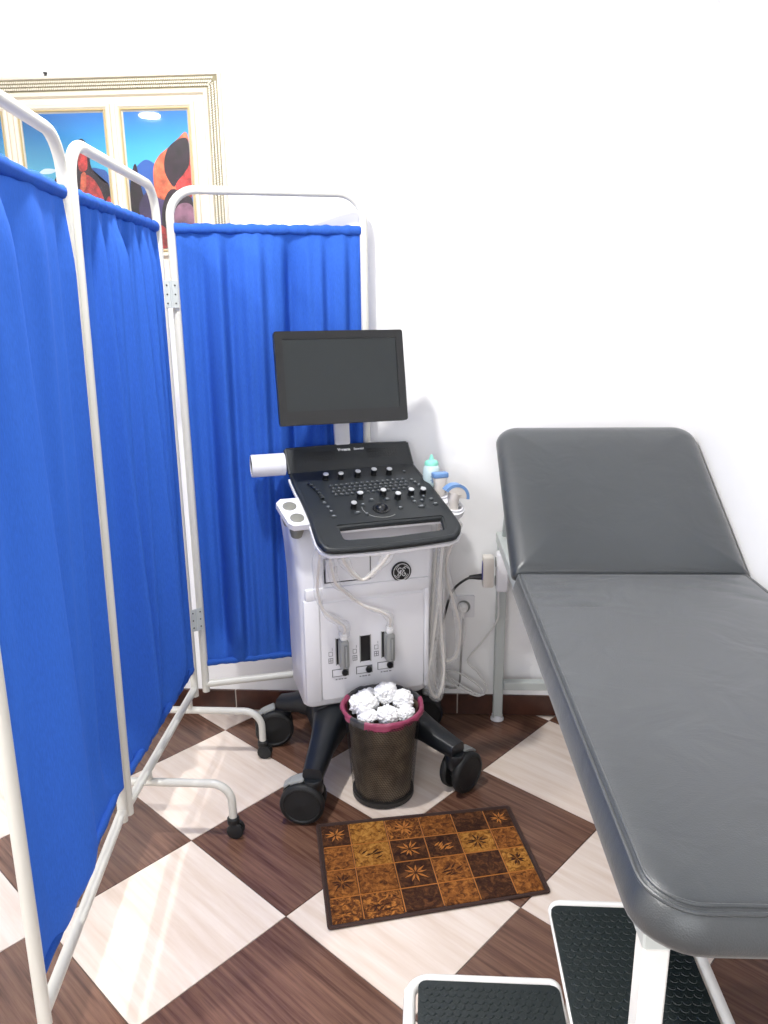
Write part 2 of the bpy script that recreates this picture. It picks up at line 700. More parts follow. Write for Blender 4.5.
# skirting of brown tiles on the back wall (45 cm tiles)
bm = BM()
box(bm, (-0.89, -0.004, 0.044), (3.58, 0.008, 0.084))
sk = tag(obj('baseboard_back', bm, M['skirt_grout'], smooth=False), kind='structure')
bm = BM()
box(bm, (0, 0, 0), (0.445, 0.010, 0.086), bev=0.0015, seg=1)
me = None
x = 0.122 + 0.225 + 0.45
while x > XL:
    if x + 0.2225 < 0.9:
        if me is None:
            o = obj('skirting_tile', bm, M['skirting'], sk, smooth=False)
            me = o.data
        else:
            o = bpy.data.objects.new('skirting_tile', me)
            COL.objects.link(o)
            o.parent = sk
        o.location = (x, -0.0075, 0.0445)
    x -= 0.45
bm = BM()
box(bm, (0, 0, 0), (0.30, 0.010, 0.086), bev=0.0015, seg=1)
obj('skirting_tile', bm, M['skirting'], sk, smooth=False, loc=(0.122 + 0.45 + 0.1525, -0.0075, 0.0445))

# ceiling lamps (their reflection shows in the picture glass)
for n, ((lx, ly), pw) in enumerate(LAMPS):
    L = thing('ceiling_lamp', 'round white ceiling lamp over the %s of the room' % ('left side' if n == 0 else 'screened corner'), 'lamp', (lx, ly, ZC))
    bm = BM()
    lathe(bm, [(0.085, 0.0), (0.088, -0.012), (0.082, -0.018), (0.066, -0.016)], seg=32, cap1=False)
    obj('rim', bm, M['white_metal'], L)
    bm = BM()
    lathe(bm, [(0.0, -0.015), (0.03, -0.015), (0.066, -0.015)], seg=32, cap0=False, cap1=False)
    bmesh.ops.recalc_face_normals(bm, faces=bm.faces[:])
    obj('diffuser', bm, M['lamp'], L)
    area_light('bulb', (0, 0, -0.03), (0, 0, -1), 0.13, pw, (1.0, 0.985, 0.96), 'DISK', parent=L)

# ================================================================ PICTURE ON THE WALL
PX0, PX1, PZ0, PZ1 = -1.79, -0.690, 1.625, 2.338
pic = thing('framed_picture', 'wide cream framed triptych of red rocks under a blue sky on the wall', 'picture', ((PX0 + PX1) / 2, -0.001, PZ0))


def frame_ring(bm, x0, x1, z0, z1, prof, mi=0):
    """mitred moulding: prof = [(inset, depth)]"""
    rings = []
    for ins, d in prof:
        rings.append([bm.verts.new((x, -d, z)) for x, z in ((x0 + ins, z0 + ins), (x1 - ins, z0 + ins), (x1 - ins, z1 - ins), (x0 + ins, z1 - ins))])
    for a, b in zip(rings, rings[1:]):
        for i in range(4):
            bm.faces.new((a[i - 1], a[i], b[i], b[i - 1])).material_index = mi
    bmesh.ops.recalc_face_normals(bm, faces=bm.faces[:])


pw_, ph_ = PX1 - PX0, PZ1 - PZ0
bm = BM()
frame_ring(bm, -pw_ / 2, pw_ / 2, 0, ph_, [(0, 0.0), (0, 0.022), (0.003, 0.026), (0.009, 0.026), (0.011, 0.020)])
frame_ring(bm, -pw_ / 2, pw_ / 2, 0, ph_, [(0.011, 0.020), (0.046, 0.015)], mi=1)
frame_ring(bm, -pw_ / 2, pw_ / 2, 0, ph_, [(0.046, 0.015), (0.049, 0.020), (0.060, 0.019), (0.066, 0.009)])
fm = obj('frame', bm, [M['cream_frame'], M['olive']], pic, angle=25)
# carved band on the frame, many tiny beads
bm = BM()
step = 0.0075


def bead(x, z, along):
    sx, sz = (0.0024, 0.0034) if along == 'x' else (0.0034, 0.0026)
    rot = Matrix.Rotation(0.6 if along == 'x' else -0.6, 3, 'Y')
    box(bm, (x, -0.0185, z), (sx * 2, 0.005, sz * 2), rot=rot)


nx = int((pw_ - 0.05) / step)
for k in range(nx):
    for q, z in enumerate((0.0175, 0.028, 0.0385, ph_ - 0.0385, ph_ - 0.028, ph_ - 0.0175)):
        bead(-pw_ / 2 + 0.025 + (k + 0.5 * (q % 2)) * step, z, 'x')
for k in range(int((ph_ - 0.05) / step)):
    for q, x in enumerate((-pw_ / 2 + 0.0175, -pw_ / 2 + 0.028, -pw_ / 2 + 0.0385, pw_ / 2 - 0.0385, pw_ / 2 - 0.028, pw_ / 2 - 0.0175)):
        bead(x, 0.025 + (k + 0.5 * (q % 2)) * step, 'z')
tag(obj('carved_band', bm, M['cream_frame'], fm, smooth=False), kind='stuff')
bm = BM()
box(bm, (0, -0.005, ph_ / 2), (pw_ - 0.03, 0.008, ph_ - 0.03))
obj('mount', bm, M['mount'], pic, smooth=False)


def sky_mat():
    m = bpy.data.materials.new('painted_sky')
    m.use_nodes = True
    nt = m.node_tree
    p = nt.nodes['Principled BSDF']
    p.inputs['Roughness'].default_value = 0.5
    tc = nt.nodes.new('ShaderNodeTexCoord')
    sp = nt.nodes.new('ShaderNodeSeparateXYZ')
    nt.links.new(tc.outputs['Object'], sp.inputs[0])
    mr = nt.nodes.new('ShaderNodeMapRange')
    mr.inputs[1].default_value = 0.12
    mr.inputs[2].default_value = 0.60
    nt.links.new(sp.outputs['Z'], mr.inputs[0])
    cr = nt.nodes.new('ShaderNodeValToRGB')
    e = cr.color_ramp.elements
    e[0].position, e[0].color = 0.0, srgb(150, 225, 240)
    e[1].position, e[1].color = 1.0, srgb(14, 104, 178)
    k = e.new(0.62)
    k.color = srgb(74, 184, 216)
    k = e.new(0.85)
    k.color = srgb(30, 140, 200)
    nt.links.new(mr.outputs[0], cr.inputs[0])
    nt.links.new(cr.outputs[0], p.inputs['Base Color'])
    return m


M['p_sky'] = sky_mat()
M['p_red'] = mat('painted_red', srgb(190, 56, 54), 0.5, var=0.6, vscale=48)
M['p_orange'] = mat('painted_orange', srgb(214, 108, 72), 0.5, var=0.45, vscale=48)
M['p_plum'] = mat('painted_plum', srgb(32, 12, 30), 0.5, var=0.9, vscale=48)
M['p_violet'] = mat('painted_violet', srgb(76, 58, 112), 0.5, var=0.6, vscale=14)
M['p_blue'] = mat('painted_blue_hill', srgb(40, 92, 170), 0.5, var=0.2, vscale=10)
M['p_cloud'] = mat('painted_cloud', srgb(226, 242, 250), 0.5)
M['p_pink'] = mat('painted_pink_grey', srgb(160, 116, 140), 0.5, var=0.5, vscale=20)
PAINT = [M['p_sky'], M['p_red'], M['p_orange'], M['p_plum'], M['p_violet'], M['p_blue'], M['p_cloud'], M['p_pink']]


def picture_panel(x0, x1, z0, z1, shapes, seed):
    """one inner picture; x,z in frame coordinates; shapes = [(material, [(u,v)...])] in 0..1"""
    rnd = random.Random(seed)
    bm = BM()
    frame_ring(bm, x0 - 0.026, x1 + 0.026, z0 - 0.026, z1 + 0.026, [(0, 0.009), (0, 0.018), (0.004, 0.021), (0.010, 0.020), (0.014, 0.016), (0.020, 0.017), (0.026, 0.011)])
    fr = obj('inner_frame', bm, M['cream_frame'], pic, angle=25)
    bm = BM()
    frame_ring(bm, x0 - 0.011, x1 + 0.011, z0 - 0.011, z1 + 0.011, [(0, 0.0175), (0.001, 0.0195), (0.005, 0.0195), (0.007, 0.0165)])
    obj('gold_lip', bm, M['gold'], fr, angle=25)
    bm = BM()
    W, H = x1 - x0, z1 - z0
    v = [bm.verts.new((x, -0.0105, z)) for x, z in ((x0, z0), (x1, z0), (x1, z1), (x0, z1))]
    bm.faces.new(v)
    d = 0.0105
    for mi, pts in shapes:
        d += 0.00012
        P = []
        n = len(pts)
        for i in range(n):            # rounded, slightly irregular outline
            a, b, c, e = [Vector(pts[(i + q - 1) % n]) for q in range(4)]
            for t in (0, 0.25, 0.5, 0.75):
                w = 0.5 * ((2 * b) + (-a + c) * t + (2 * a - 5 * b + 4 * c - e) * t * t + (-a + 3 * b - 3 * c + e) * t ** 3)
                P.append((min(max(w.x, 0), 1), min(max(w.y, 0), 1)))
        Q = []
        for p in P:
            if not Q or (Vector(p) - Vector(Q[-1])).length > 1e-4:
                Q.append(p)
        f = bm.faces.new([bm.verts.new((x0 + p[0] * W, -d, z0 + p[1] * H)) for p in Q])
        f.material_index = mi
    bmesh.ops.triangulate(bm, faces=bm.faces[:])
    for f in bm.faces:
        f.normal_update()
        if f.normal.y > 0:
            f.normal_flip()
    obj('painting', bm, PAINT, fr, smooth=False)
    bm = BM()
    v = [bm.verts.new((x, -0.0145, z)) for x, z in ((x0, z0), (x1, z0), (x1, z1), (x0, z1))]
    bm.faces.new(v)
    obj('glass', bm, M['pane'], fr, smooth=False)


cx = (PX0 + PX1) / 2
zb, zt = 1.79 - PZ0, 2.226 - PZ0
SH_R = [(5, [(0, .52), (.12, .6), (.3, .66), (.5, .6), (.7, .5), (1, .5), (1, .2), (0, .2)]),
        (3, [(0, .05), (0, .42), (.08, .6), (.14, .62), (.18, .46), (.3, .3), (.5, .2), (.8, .1), (1, 0), (0, 0)]),
        (4, [(.12, .3), (.3, .44), (.55, .46), (.75, .42), (.8, .2), (.6, .1), (.3, .12)]),
        (2, [(.42, .4), (.4, .58), (.5, .68), (.66, .74), (.82, .8), (.98, .84), (1, .6), (.98, .44), (.8, .38), (.6, .36)]),
        (1, [(.74, .46), (.84, .6), (1, .66), (1, .4), (.86, .36)]),
        (3, [(.58, .58), (.64, .72), (.8, .79), (.98, .8), (.99, .64), (.9, .56), (.78, .5), (.7, .46)]),
        (3, [(.5, .3), (.66, .44), (.9, .4), (1, .34), (1, .12), (.7, .05), (.5, .1)]),
        (7, [(.62, .16), (.72, .3), (.86, .34), (1, .3), (1, .12), (.8, .1)]),
        (1, [(.0, .0), (.2, .14), (.46, .18), (.6, .08), (.5, 0)])]
SH_M = [(6, [(.14, .58), (.22, .61), (.36, .6), (.3, .575), (.2, .57)]),
        (3, [(0, .5), (.06, .56), (.16, .55), (.22, .46), (.3, .5), (.36, .56), (.4, .5), (.5, .3), (0, .2)]),
        (5, [(.56, .5), (.74, .6), (.9, .6), (1, .55), (1, .3), (.5, .3)]),
        (3, [(.58, .44), (.62, .74), (.7, .82), (.78, .76), (.8, .6), (.94, .5), (1, .46), (1, .1), (.58, .1)]),
        (1, [(.64, .6), (.66, .78), (.71, .8), (.75, .72), (.74, .6)]),
        (1, [(.62, .3), (.64, .5), (.72, .56), (.84, .5), (.92, .36), (.86, .22), (.7, .2)]),
        (2, [(.64, .44), (.66, .56), (.72, .57), (.7, .46)]),
        (4, [(.3, .1), (.5, .36), (.62, .34), (.72, .2), (.66, .05), (.4, 0)]),
        (7, [(.74, .16), (.8, .32), (.9, .36), (1, .3), (1, .1), (.8, .06)]),
        (1, [(.9, .2), (.94, .36), (1, .38), (1, .12)])]
SH_L = [(5, [(0, .36), (.3, .46), (.6, .42), (1, .46), (1, 0), (0, 0)]),
        (3, [(.2, .1), (.4, .34), (.66, .5), (.84, .5), (1, .44), (1, 0), (.2, 0)]),
        (1, [(.0, .0), (0, .26), (.2, .36), (.4, .26), (.5, 0)])]
picture_panel(-1.030 - cx, -0.812 - cx, zb, zt, SH_R, 1)
picture_panel(-1.382 - cx, -1.100 - cx, zb, zt, SH_M, 2)
picture_panel(-1.680 - cx, -1.456 - cx, zb, zt, SH_L, 3)
bm = BM()
lathe(bm, [(0.004, 0), (0.004, 0.012), (0.007, 0.013), (0.007, 0.016)], c=(-0.045, -0.006, ph_ - 0.001), seg=10)
obj('hanger', bm, M['print_black'], pic)

# ================================================================ FOLDING SCREEN
scr = thing('folding_screen', 'three panel folding ward screen with blue curtains on a white tube frame', 'screen', (-0.84, -0.6, 0))
SO = Vector((-0.84, -0.6, 0))
ZB, ZT = 0.23, 1.950
TR = 0.0135


def panel(p0, p1, seed, folds, side, lean0=0.0, lean1=0.0, amp=0.0052, cover=0.0, front=0.0):
    p0 = Vector((p0[0], p0[1], 0)) - SO
    p1 = Vector((p1[0], p1[1], 0)) - SO
    d = (p1 - p0)
    L = d.length
    d.normalize()
    nrm = Vector((-d.y, d.x, 0)) * side
    A = lambda s, z: p0 + d * s + Vector(((lean0 + (lean1 - lean0) * s / L) * (z - ZB) / (ZT - ZB), 0, z))     # the light frame leans a little
    bm = BM()
    path = round_path([A(0, ZB - 0.03), A(0, ZT), A(L, ZT), A(L, ZB - 0.03)], [0, 0.085, 0.085, 0], n=8)
    tube(bm, path, TR, seg=14)
    tube(bm, [A(0, ZB), A(L, ZB)], TR, seg=14)
    fr = obj('panel_frame', bm, M['white_metal'], scr)
    zt, zb = ZT - 0.116, ZB + 0.085
    for z in (zt, zb):
        bm = BM()
        tube(bm, [A(TR * 0.6, z), A(L - TR * 0.6, z)], 0.005, seg=8)
        obj('curtain_rod', bm, M['white_metal'], fr)
    rnd = random.Random(seed)
    ph = [rnd.uniform(0, 6.28) for _ in range(6)]
    NX, NZ = 150, 44
    bm = BM()
    x0, x1 = TR * 0.75, L - TR * 0.75 + cover

    def off(s, w):
        a = 0.0
        for (f, amp, pz), q in zip(((9, .45, .8), (17, .32, -1.1), (29, .22, .6), (43, .14, 1.7), (71, .08, .4)), ph):
            a += amp * math.sin(f * s / L * folds + q + pz * w)
        a *= amp
        pinch = 1.0 - 0.8 * math.exp(-((w - 0.0) / 0.05) ** 2) - 0.8 * math.exp(-((w - 1.0) / 0.05) ** 2)
        ed = min((s - x0), (x1 - s)) / 0.05
        a *= min(1.0, max(0.0, ed))
        if cover:
            q2 = min(1.0, max(0.0, (s - L + 0.11) / 0.09))
            a -= front * q2 * q2 * (3 - 2 * q2) / max(pinch, 0.15) / (0.55 + 0.75 * (w if w < 0.9 else 0.9) * 0.6) * min(1, w / 0.1)
        return a * (0.55 + 0.75 * (w if w < 0.9 else 0.9) * 0.6) * max(pinch, 0.15)
    grid = []
    for j in range(NZ + 1):
        w = j / NZ
        z = zt - 0.008 + (zb + 0.006 - zt) * w
        row = []
        for i in range(NX + 1):
            s = x0 + (x1 - x0) * i / NX
            sag = 0.0025 * math.sin(3.1 * s / L + seed)
            row.append(bm.verts.new(A(s, z + (sag if j in (0, NZ) else 0)) + nrm * off(s, w)))
        grid.append(row)
    for j in range(NZ):
        for i in range(NX):
            bm.faces.new((grid[j][i], grid[j + 1][i], grid[j + 1][i + 1], grid[j][i + 1]))
    cu = obj('curtain', bm, M['curtain'], fr, angle=180)
    # rod pockets
    for z, rr in ((zt, 0.0125), (zb, 0.010)):
        bm = BM()
        rows = []
        n = 90
        for i in range(n + 1):
            s = x0 + (x1 - x0) * i / n
            rad = rr * (1 + 0.09 * math.sin(37 * s / L * folds + seed) + 0.07 * math.sin(83 * s / L * folds))
            rows.append([bm.verts.new(A(s, z) + nrm * (rad * math.cos(t)) + Vector((0, 0, rad * 1.25 * math.sin(t)))) for t in [2 * PI * k / 12 for k in range(12)]])
        for a, b in zip(rows, rows[1:]):
            for k in range(12):
                bm.faces.new((a[k], b[k], b[(k + 1) % 12], a[(k + 1) % 12]))
        bmesh.ops.recalc_face_normals(bm, faces=bm.faces[:])
        obj('rod_pocket', bm, M['curtain'], fr, angle=180)
    return fr


J12a, J12b = (-0.846, -0.978), (-0.842, -0.947)
J23a, J23b = (-0.857, -0.268), (-0.826, -0.230)
panel((-0.757, -1.600), J12a, 11, 0.55, 1, 0.02, 0.03, 0.005, -0.005, 0.0150)
panel(J12b, J23a, 23, 1.7, 1, 0.03, 0.0, 0.009, -0.004, 0.008)
panel(J23b, (-0.222, -0.055), 31, 1.35, 1, 0.0, 0.0, 0.008)


def hinge(c, ang, z):
    bm = BM()
    rot = Matrix.Rotation(ang, 3, 'Z')
    cc = Vector((c[0], c[1], z)) - SO
    for sgn in (-1, 1):
        box(bm, cc + rot @ Vector((sgn * 0.013, -0.0155, 0)), (0.022, 0.0022, 0.085), rot=rot, bev=0.001, seg=1)
        for k in (-1, 0, 1):
            lathe(bm, [(0.0028, 0), (0.0022, 0.0018)], c=cc + rot @ Vector((sgn * 0.014, -0.0166, k * 0.028)), seg=8, axis=rot @ Matrix.Rotation(PI / 2, 3, 'X'), mi=1)
    tube(bm, [cc + rot @ Vector((0, -0.017, -0.042)), cc + rot @ Vector((0, -0.017, 0.042))], 0.0038, seg=8)
    obj('hinge', bm, [M['grey_metal'], M['screw']], scr, angle=30)


for z in (1.63, 0.50):
    hinge(((J23a[0] + J23b[0]) / 2, (J23a[1] + J23b[1]) / 2), 0.75, z)


# feet: bent tubes crossing under the middle panel, each end on a castor
def foot(y, xc):
    c = Vector((xc, y, 0)) - SO
    zf = 0.185
    xr, xl = -0.594 - xc, -1.10 - xc
    bm = BM()
    path = round_path([c + Vector((xl, 0, 0.058)), c + Vector((xl, 0, zf)), c + Vector((xr, 0, zf)), c + Vector((xr, 0, 0.058))], [0, 0.07, 0.07, 0], n=8)
    tube(bm, path, 0.0125, seg=12)
    tube(bm, [c + Vector((0, 0, zf)), c + Vector((0, 0, ZB))], 0.010, seg=10)
    ft = obj('foot', bm, M['white_metal'], scr)
    for x in (xr, xl):
        bm = BM()
        b = c + Vector((x, 0, 0))
        lathe(bm, [(0.014, 0.046), (0.019, 0.05), (0.019, 0.066), (0.015, 0.070)], c=b, seg=12)
        for sgn in (-1, 1):
            lathe(bm, [(0.006, 0.003), (0.024, 0.004), (0.0265, 0.009), (0.025, 0.015), (0.012, 0.018)], c=b + Vector((0.006, 0, 0.0265)), seg=18, axis=Matrix.Rotation(sgn * PI / 2, 3, 'X'))
        box(bm, b + Vector((0.004, 0, 0.034)), (0.03, 0.008, 0.03), bev=0.004)
        obj('castor', bm, M['rubber'], ft)


foot(-0.345, -0.853)
foot(-0.776, -0.846)

# ================================================================ ULTRASOUND MACHINE
UO = Vector((-0.225, -0.37, 0))
UA = math.radians(20)
us = thing('ultrasound_machine', 'white wheeled ultrasound machine with black control console and dark monitor', 'ultrasound machine', UO, UA)
UR = Matrix.Rotation(UA, 3, 'Z')


def UW(x, y, z):
    return UO + UR @ Vector((x, y, z))


# --- base with four arms
def arm(tx, ty, n, zt=0.205):
    bm = BM()
    r0 = Vector((0.10 * (1 if tx > 0 else -1), 0.03 if ty < 0 else 0.13, 0))
    t = Vector((tx, ty, 0))
    d = (t - r0).normalized()
    s = Vector((-d.y, d.x, 0))
    secs = []
    for k, (w, zhi, zlo) in enumerate(((0.062, 0.262, 0.13), (0.058, 0.255, 0.135), (0.048, 0.235, 0.142), (0.041, 0.215, 0.147), (0.038, 0.200, 0.142), (0.032, 0.188, 0.135))):
        q = k / 5.0
        p = r0 + (t - r0) * q
        if k == 5:
            p = t + d * 0.012
        ring = []
        for a in range(12):
            ang = 2 * PI * a / 12
            cx_, cz_ = math.cos(ang), math.sin(ang)
            ex = 0.55
            sx = math.copysign(abs(cx_) ** ex, cx_) * w
            sz = math.copysign(abs(cz_) ** ex, cz_) * (zhi - zlo) / 2
            ring.append(bm.verts.new(p + s * sx + Vector((0, 0, (zhi + zlo) / 2 + sz))))
        secs.append(ring)
    for a, b in zip(secs, secs[1:]):
        for i in range(12):
            bm.faces.new((a[i], a[(i + 1) % 12], b[(i + 1) % 12], b[i]))
    bm.faces.new(secs[0][::-1])
    bm.faces.new(secs[-1])
    bmesh.ops.recalc_face_normals(bm, faces=bm.faces[:])
    return bm


bm = BM()
box(bm, (0.0, 0.10, 0.20), (0.36, 0.24, 0.13), bev=0.03, seg=3)
base = obj('base', bm, M['base_plastic'], us)
CAST = [(-0.262, -0.235, -0.35), (0.278, -0.235, 0.5 + PI), (-0.283, 0.236, -0.1), (0.29, 0.175, 2.9)]
for n, (tx, ty, a) in enumerate(CAST):
    d = Vector((tx, ty, 0)).normalized()
    piv = (Vector((tx, ty, 0)) - Matrix.Rotation(a, 3, 'Z') @ Vector((-0.034, 0, 0)))[:2]
    obj('base_arm', arm(piv[0], piv[1], n), M['base_plastic'], base, angle=50)
    c = Vector((piv[0], piv[1], 0))
    rot = Matrix.Rotation(a, 3, 'Z')       # local x is the roll direction, local y the axle
    off = rot @ Vector((-0.034, 0, 0))
    bm = BM()
    lathe(bm, [(0.030, 0.150), (0.032, 0.145), (0.031, 0.100), (0.024, 0.092)], c=c, seg=20)
    box(bm, c + off * 0.6 + Vector((0, 0, 0.085)), (0.075, 0.03, 0.05), rot=rot, bev=0.012, seg=3)
    hous = obj('castor', bm, M['base_plastic'], us)
    for sgn in (-1, 1):
        bm = BM()
        lathe(bm, [(0.0, 0.0), (0.066, 0.0), (0.0710, 0.006), (0.0710, 0.020), (0.066, 0.026), (0.058, 0.0275), (0.055, 0.0245), (0.012, 0.0245), (0.008, 0.0255), (0.0, 0.0255)],
              c=c + off + rot @ Vector((0, sgn * 0.013, 0)) + Vector((0, 0, 0.0713)), seg=32, axis=rot @ Matrix.Rotation(-sgn * PI / 2, 3, 'X'), cap0=False, cap1=False)
        bmesh.ops.remove_doubles(bm, verts=bm.verts[:], dist=1e-6)
        obj('wheel', bm, M['rubber'], hous)
    bm = BM()
    box(bm, c + off * 1.5 + Vector((0, 0, 0.143)), (0.048, 0.042, 0.012), rot=rot @ Matrix.Rotation(-0.35, 3, 'Y'), bev=0.005, seg=2)
    box(bm, c + off * 2.4 + Vector((0, 0, 0.130)), (0.03, 0.034, 0.008), rot=rot @ Matrix.Rotation(-0.7, 3, 'Y'), bev=0.003, seg=2)
    obj('brake_pedal', bm, M['grey_plastic'] if n != 1 else M['mid_plastic'], hous)

# --- body: front face at y=-0.02, bulging sides
BF = -0.02
bm = BM()
secs = []
for z, xl, xr, yf, yb in ((0.262, -0.200, 0.226, BF + 0.008, 0.23), (0.272, -0.208, 0.236, BF, 0.235), (0.40, -0.211, 0.242, BF - 0.002, 0.24), (0.58, -0.212, 0.250, BF - 0.002, 0.24),
                          (0.70, -0.214, 0.257, BF - 0.001, 0.24), (0.80, -0.220, 0.266, BF + 0.012, 0.24), (0.88, -0.228, 0.272, BF + 0.05, 0.24), (0.93, -0.22, 0.26, BF + 0.09, 0.235)):
    secs.append((z, rrect(xl, yf, xr, yb, 0.03, n=5)))
prev = None
rings = []
for z, pts in secs:
    rings.append([bm.verts.new((p[0], p[1], z)) for p in pts])
for a, b in zip(rings, rings[1:]):
    for i in range(len(a)):
        bm.faces.new((a[i - 1], a[i], b[i], b[i - 1]))
bm.faces.new(rings[0][::-1])
bm.faces.new(rings[-1])
bmesh.ops.recalc_face_normals(bm, faces=bm.faces[:])
body = obj('body', bm, M['white_plastic'], us, angle=50)
# rear pedestal carrying the console
bm = BM()
prism(bm, [(-0.16, 0.90), (0.24, 0.90), (0.235, 1.04), (-0.165, 1.04)], 0.06, 0.235)
for v in bm.verts:
    if v.co.z > 1.0 and v.co.y < 0.1:
        v.co.z = 0.945
obj('console_pedestal', bm, M['white_plastic'], us, smooth=False)


# front panel: a shallow proud port panel with framed edges
def fbox(bm, x0, x1, z0, z1, y0, y1, bev=0.0, mi=0):
    return box(bm, ((x0 + x1) / 2, (y0 + y1) / 2, (z0 + z1) / 2), (x1 - x0, abs(y1 - y0), z1 - z0), bev=bev, mi=mi, seg=2)


bm = BM()
FO = rrect(-0.146, 0.29, 0.215, 0.640, 0.012, n=4)
plate(bm, FO, [], lambda x, y, h: Vector((x, BF - 0.0055 - h, y)), 0.006)
bmesh.ops.recalc_face_normals(bm, faces=bm.faces[:])
port = obj('port_panel', bm, M['white_plastic'], body, smooth=False)
# raised side cheeks of the front
for x0, x1 in ((-0.202, -0.149), (0.218, 0.236)):
    bm = BM()
    fbox(bm, x0, x1, 0.285, 0.655, BF - 0.010, BF + 0.01, bev=0.006)
    obj('side_cheek', bm, M['white_plastic'], body)
bm = BM()
fbox(bm, -0.195, 0.235, 0.650, 0.695, BF - 0.009, BF + 0.01, bev=0.007)
obj('cross_rail', bm, M['white_plastic'], body)

# drive door with dark seam, and the small label strip
bm = BM()
fbox(bm, -0.128, 0.03, 0.708, 0.790, BF - 0.003, BF + 0.01, mi=1)
fbox(bm, -0.1235, 0.027, 0.7125, 0.790, BF - 0.006, BF + 0.01, bev=0.002)
fbox(bm, -0.095, -0.085, 0.745, 0.765, BF - 0.008, BF, bev=0.001, mi=1)
obj('drive_door', bm, [M['white_plastic'], M['print_black']], body, smooth=False)
bm = BM()
fbox(bm, -0.075, 0.035, 0.800, 0.822, BF - 0.002, BF + 0.03)
for k, x in enumerate((-0.062, -0.046, -0.036, -0.012, -0.002, 0.014, 0.024)):
    fbox(bm, x, x + 0.006, 0.806, 0.817, BF - 0.003, BF, mi=1)
obj('label_strip', bm, [M['print_white'], M['print_grey']], body, smooth=False)


# ports: slot, slider latch, printed marks, and two plugged connectors
def port_unit(xc, zc, plugged):
    y = BF - 0.0055
    bm = BM()
    frame_w, hh = 0.017, 0.047
    fbox(bm, xc - frame_w, xc + frame_w, zc - hh, zc + hh, y - 0.0006, y + 0.004, mi=0)
    fbox(bm, xc - frame_w - 0.003, xc - frame_w, zc - hh - 0.002, zc + hh + 0.002, y - 0.003, y + 0.003, mi=1)
    fbox(bm, xc + frame_w, xc + frame_w + 0.003, zc - hh - 0.002, zc + hh + 0.002, y - 0.003, y + 0.003, mi=1)
    obj('port_slot', bm, [M['gloss_black'], M['grey_plastic']], port, smooth=False)
    bm = BM()
    zl = zc - 0.078
    fbox(bm, xc - 0.034, xc + 0.024, zl - 0.014, zl + 0.014, y - 0.0015, y + 0.003, mi=0)
    fbox(bm, xc - 0.031, xc + 0.005, zl - 0.011, zl + 0.011, y - 0.0025, y, mi=1)
    lathe(bm, [(0.011, 0), (0.011, 0.010), (0.008, 0.013)], c=(xc + 0.010, y - 0.001, zl), seg=14, axis=Matrix.Rotation(PI / 2, 3, 'X'), mi=2)
    obj('latch', bm, [M['mid_plastic'], M['white_plastic'], M['gloss_black']], port, smooth=False)
    bm = BM()
    for k in range(4):
        fbox(bm, xc - 0.022 + k * 0.010, xc - 0.016 + k * 0.010 + (k % 2) * 0.002, zl - 0.026, zl - 0.0225, y - 0.0008, y)
    # icon column: a box with a grid, an outline, a tick
    xi = xc - 0.037
    for (a, b, c, d) in ((-.008, .008, -.02, -.018), (-.008, .008, -.003, -.001), (-.008, -.006, -.02, -.001), (.006, .008, -.02, -.001), (-.008, .008, -.0115, -.0095), (-.001, .001, -.02, -.001),
                         (-.007, .007, .006, .0075), (-.007, .007, .0205, .022), (-.007, -.0055, .006, .022), (.0055, .007, .006, .022), (.005, .0065, .026, .036)):
        fbox(bm, xi + a, xi + b, zc + c - 0.02, zc + d - 0.02, y - 0.0007, y)
    tag(obj('printed_mark', bm, M['print_grey'], port, smooth=False), kind='stuff')
    if plugged:
        bm = BM()
        fbox(bm, xc - 0.013, xc + 0.019, zc - 0.050, zc + 0.052, y - 0.045, y - 0.0006, bev=0.009)
        fbox(bm, xc + 0.0, xc + 0.012, zc - 0.040, zc + 0.040, y - 0.049, y - 0.04, bev=0.003, mi=1)
        con = obj('connector', bm, [M['grey_plastic'], M['mid_plastic']], port)
        bm = BM()
        fbox(bm, xc - 0.008, xc + 0.014, zc + 0.050, zc + 0.073, y - 0.036, y - 0.010, bev=0.006)
        obj('cable_boot', bm, M['print_white'], con)


port_unit(-0.078, 0.462, True)
port_unit(0.006, 0.461, False)
port_unit(0.082, 0.466, True)

# round black maker's badge with monogram
bm = BM()
BC = Vector((0.137, BF - 0.001, 0.722))
ax = Matrix.Rotation(PI / 2, 3, 'X')
lathe(bm, [(0.0345, 0), (0.0345, 0.005), (0.0335, 0.006), (0.0, 0.006)], c=BC, seg=36, axis=ax, cap0=True, cap1=False)
bmesh.ops.remove_doubles(bm, verts=bm.verts[:], dist=1e-6)
badge = obj('badge', bm, M['gloss_black'], body)
bm = BM()
B3 = lambda u, v: Vector((BC.x + u, BC.y - 0.0066, BC.z + v))
tube(bm, [B3(0.0285 * math.cos(t), 0.0285 * math.sin(t)) for t in [2 * PI * k / 36 for k in range(36)]], 0.0010, seg=6, closed=True)
for q in range(4):        # four swash strokes just inside the ring
    a0 = q * PI / 2 + 0.35
    tube(bm, [B3((0.0255 - 0.004 * (k / 8)) * math.cos(a0 + k * 0.1), (0.0255 - 0.004 * (k / 8)) * math.sin(a0 + k * 0.1)) for k in range(9)], 0.0009, seg=6)
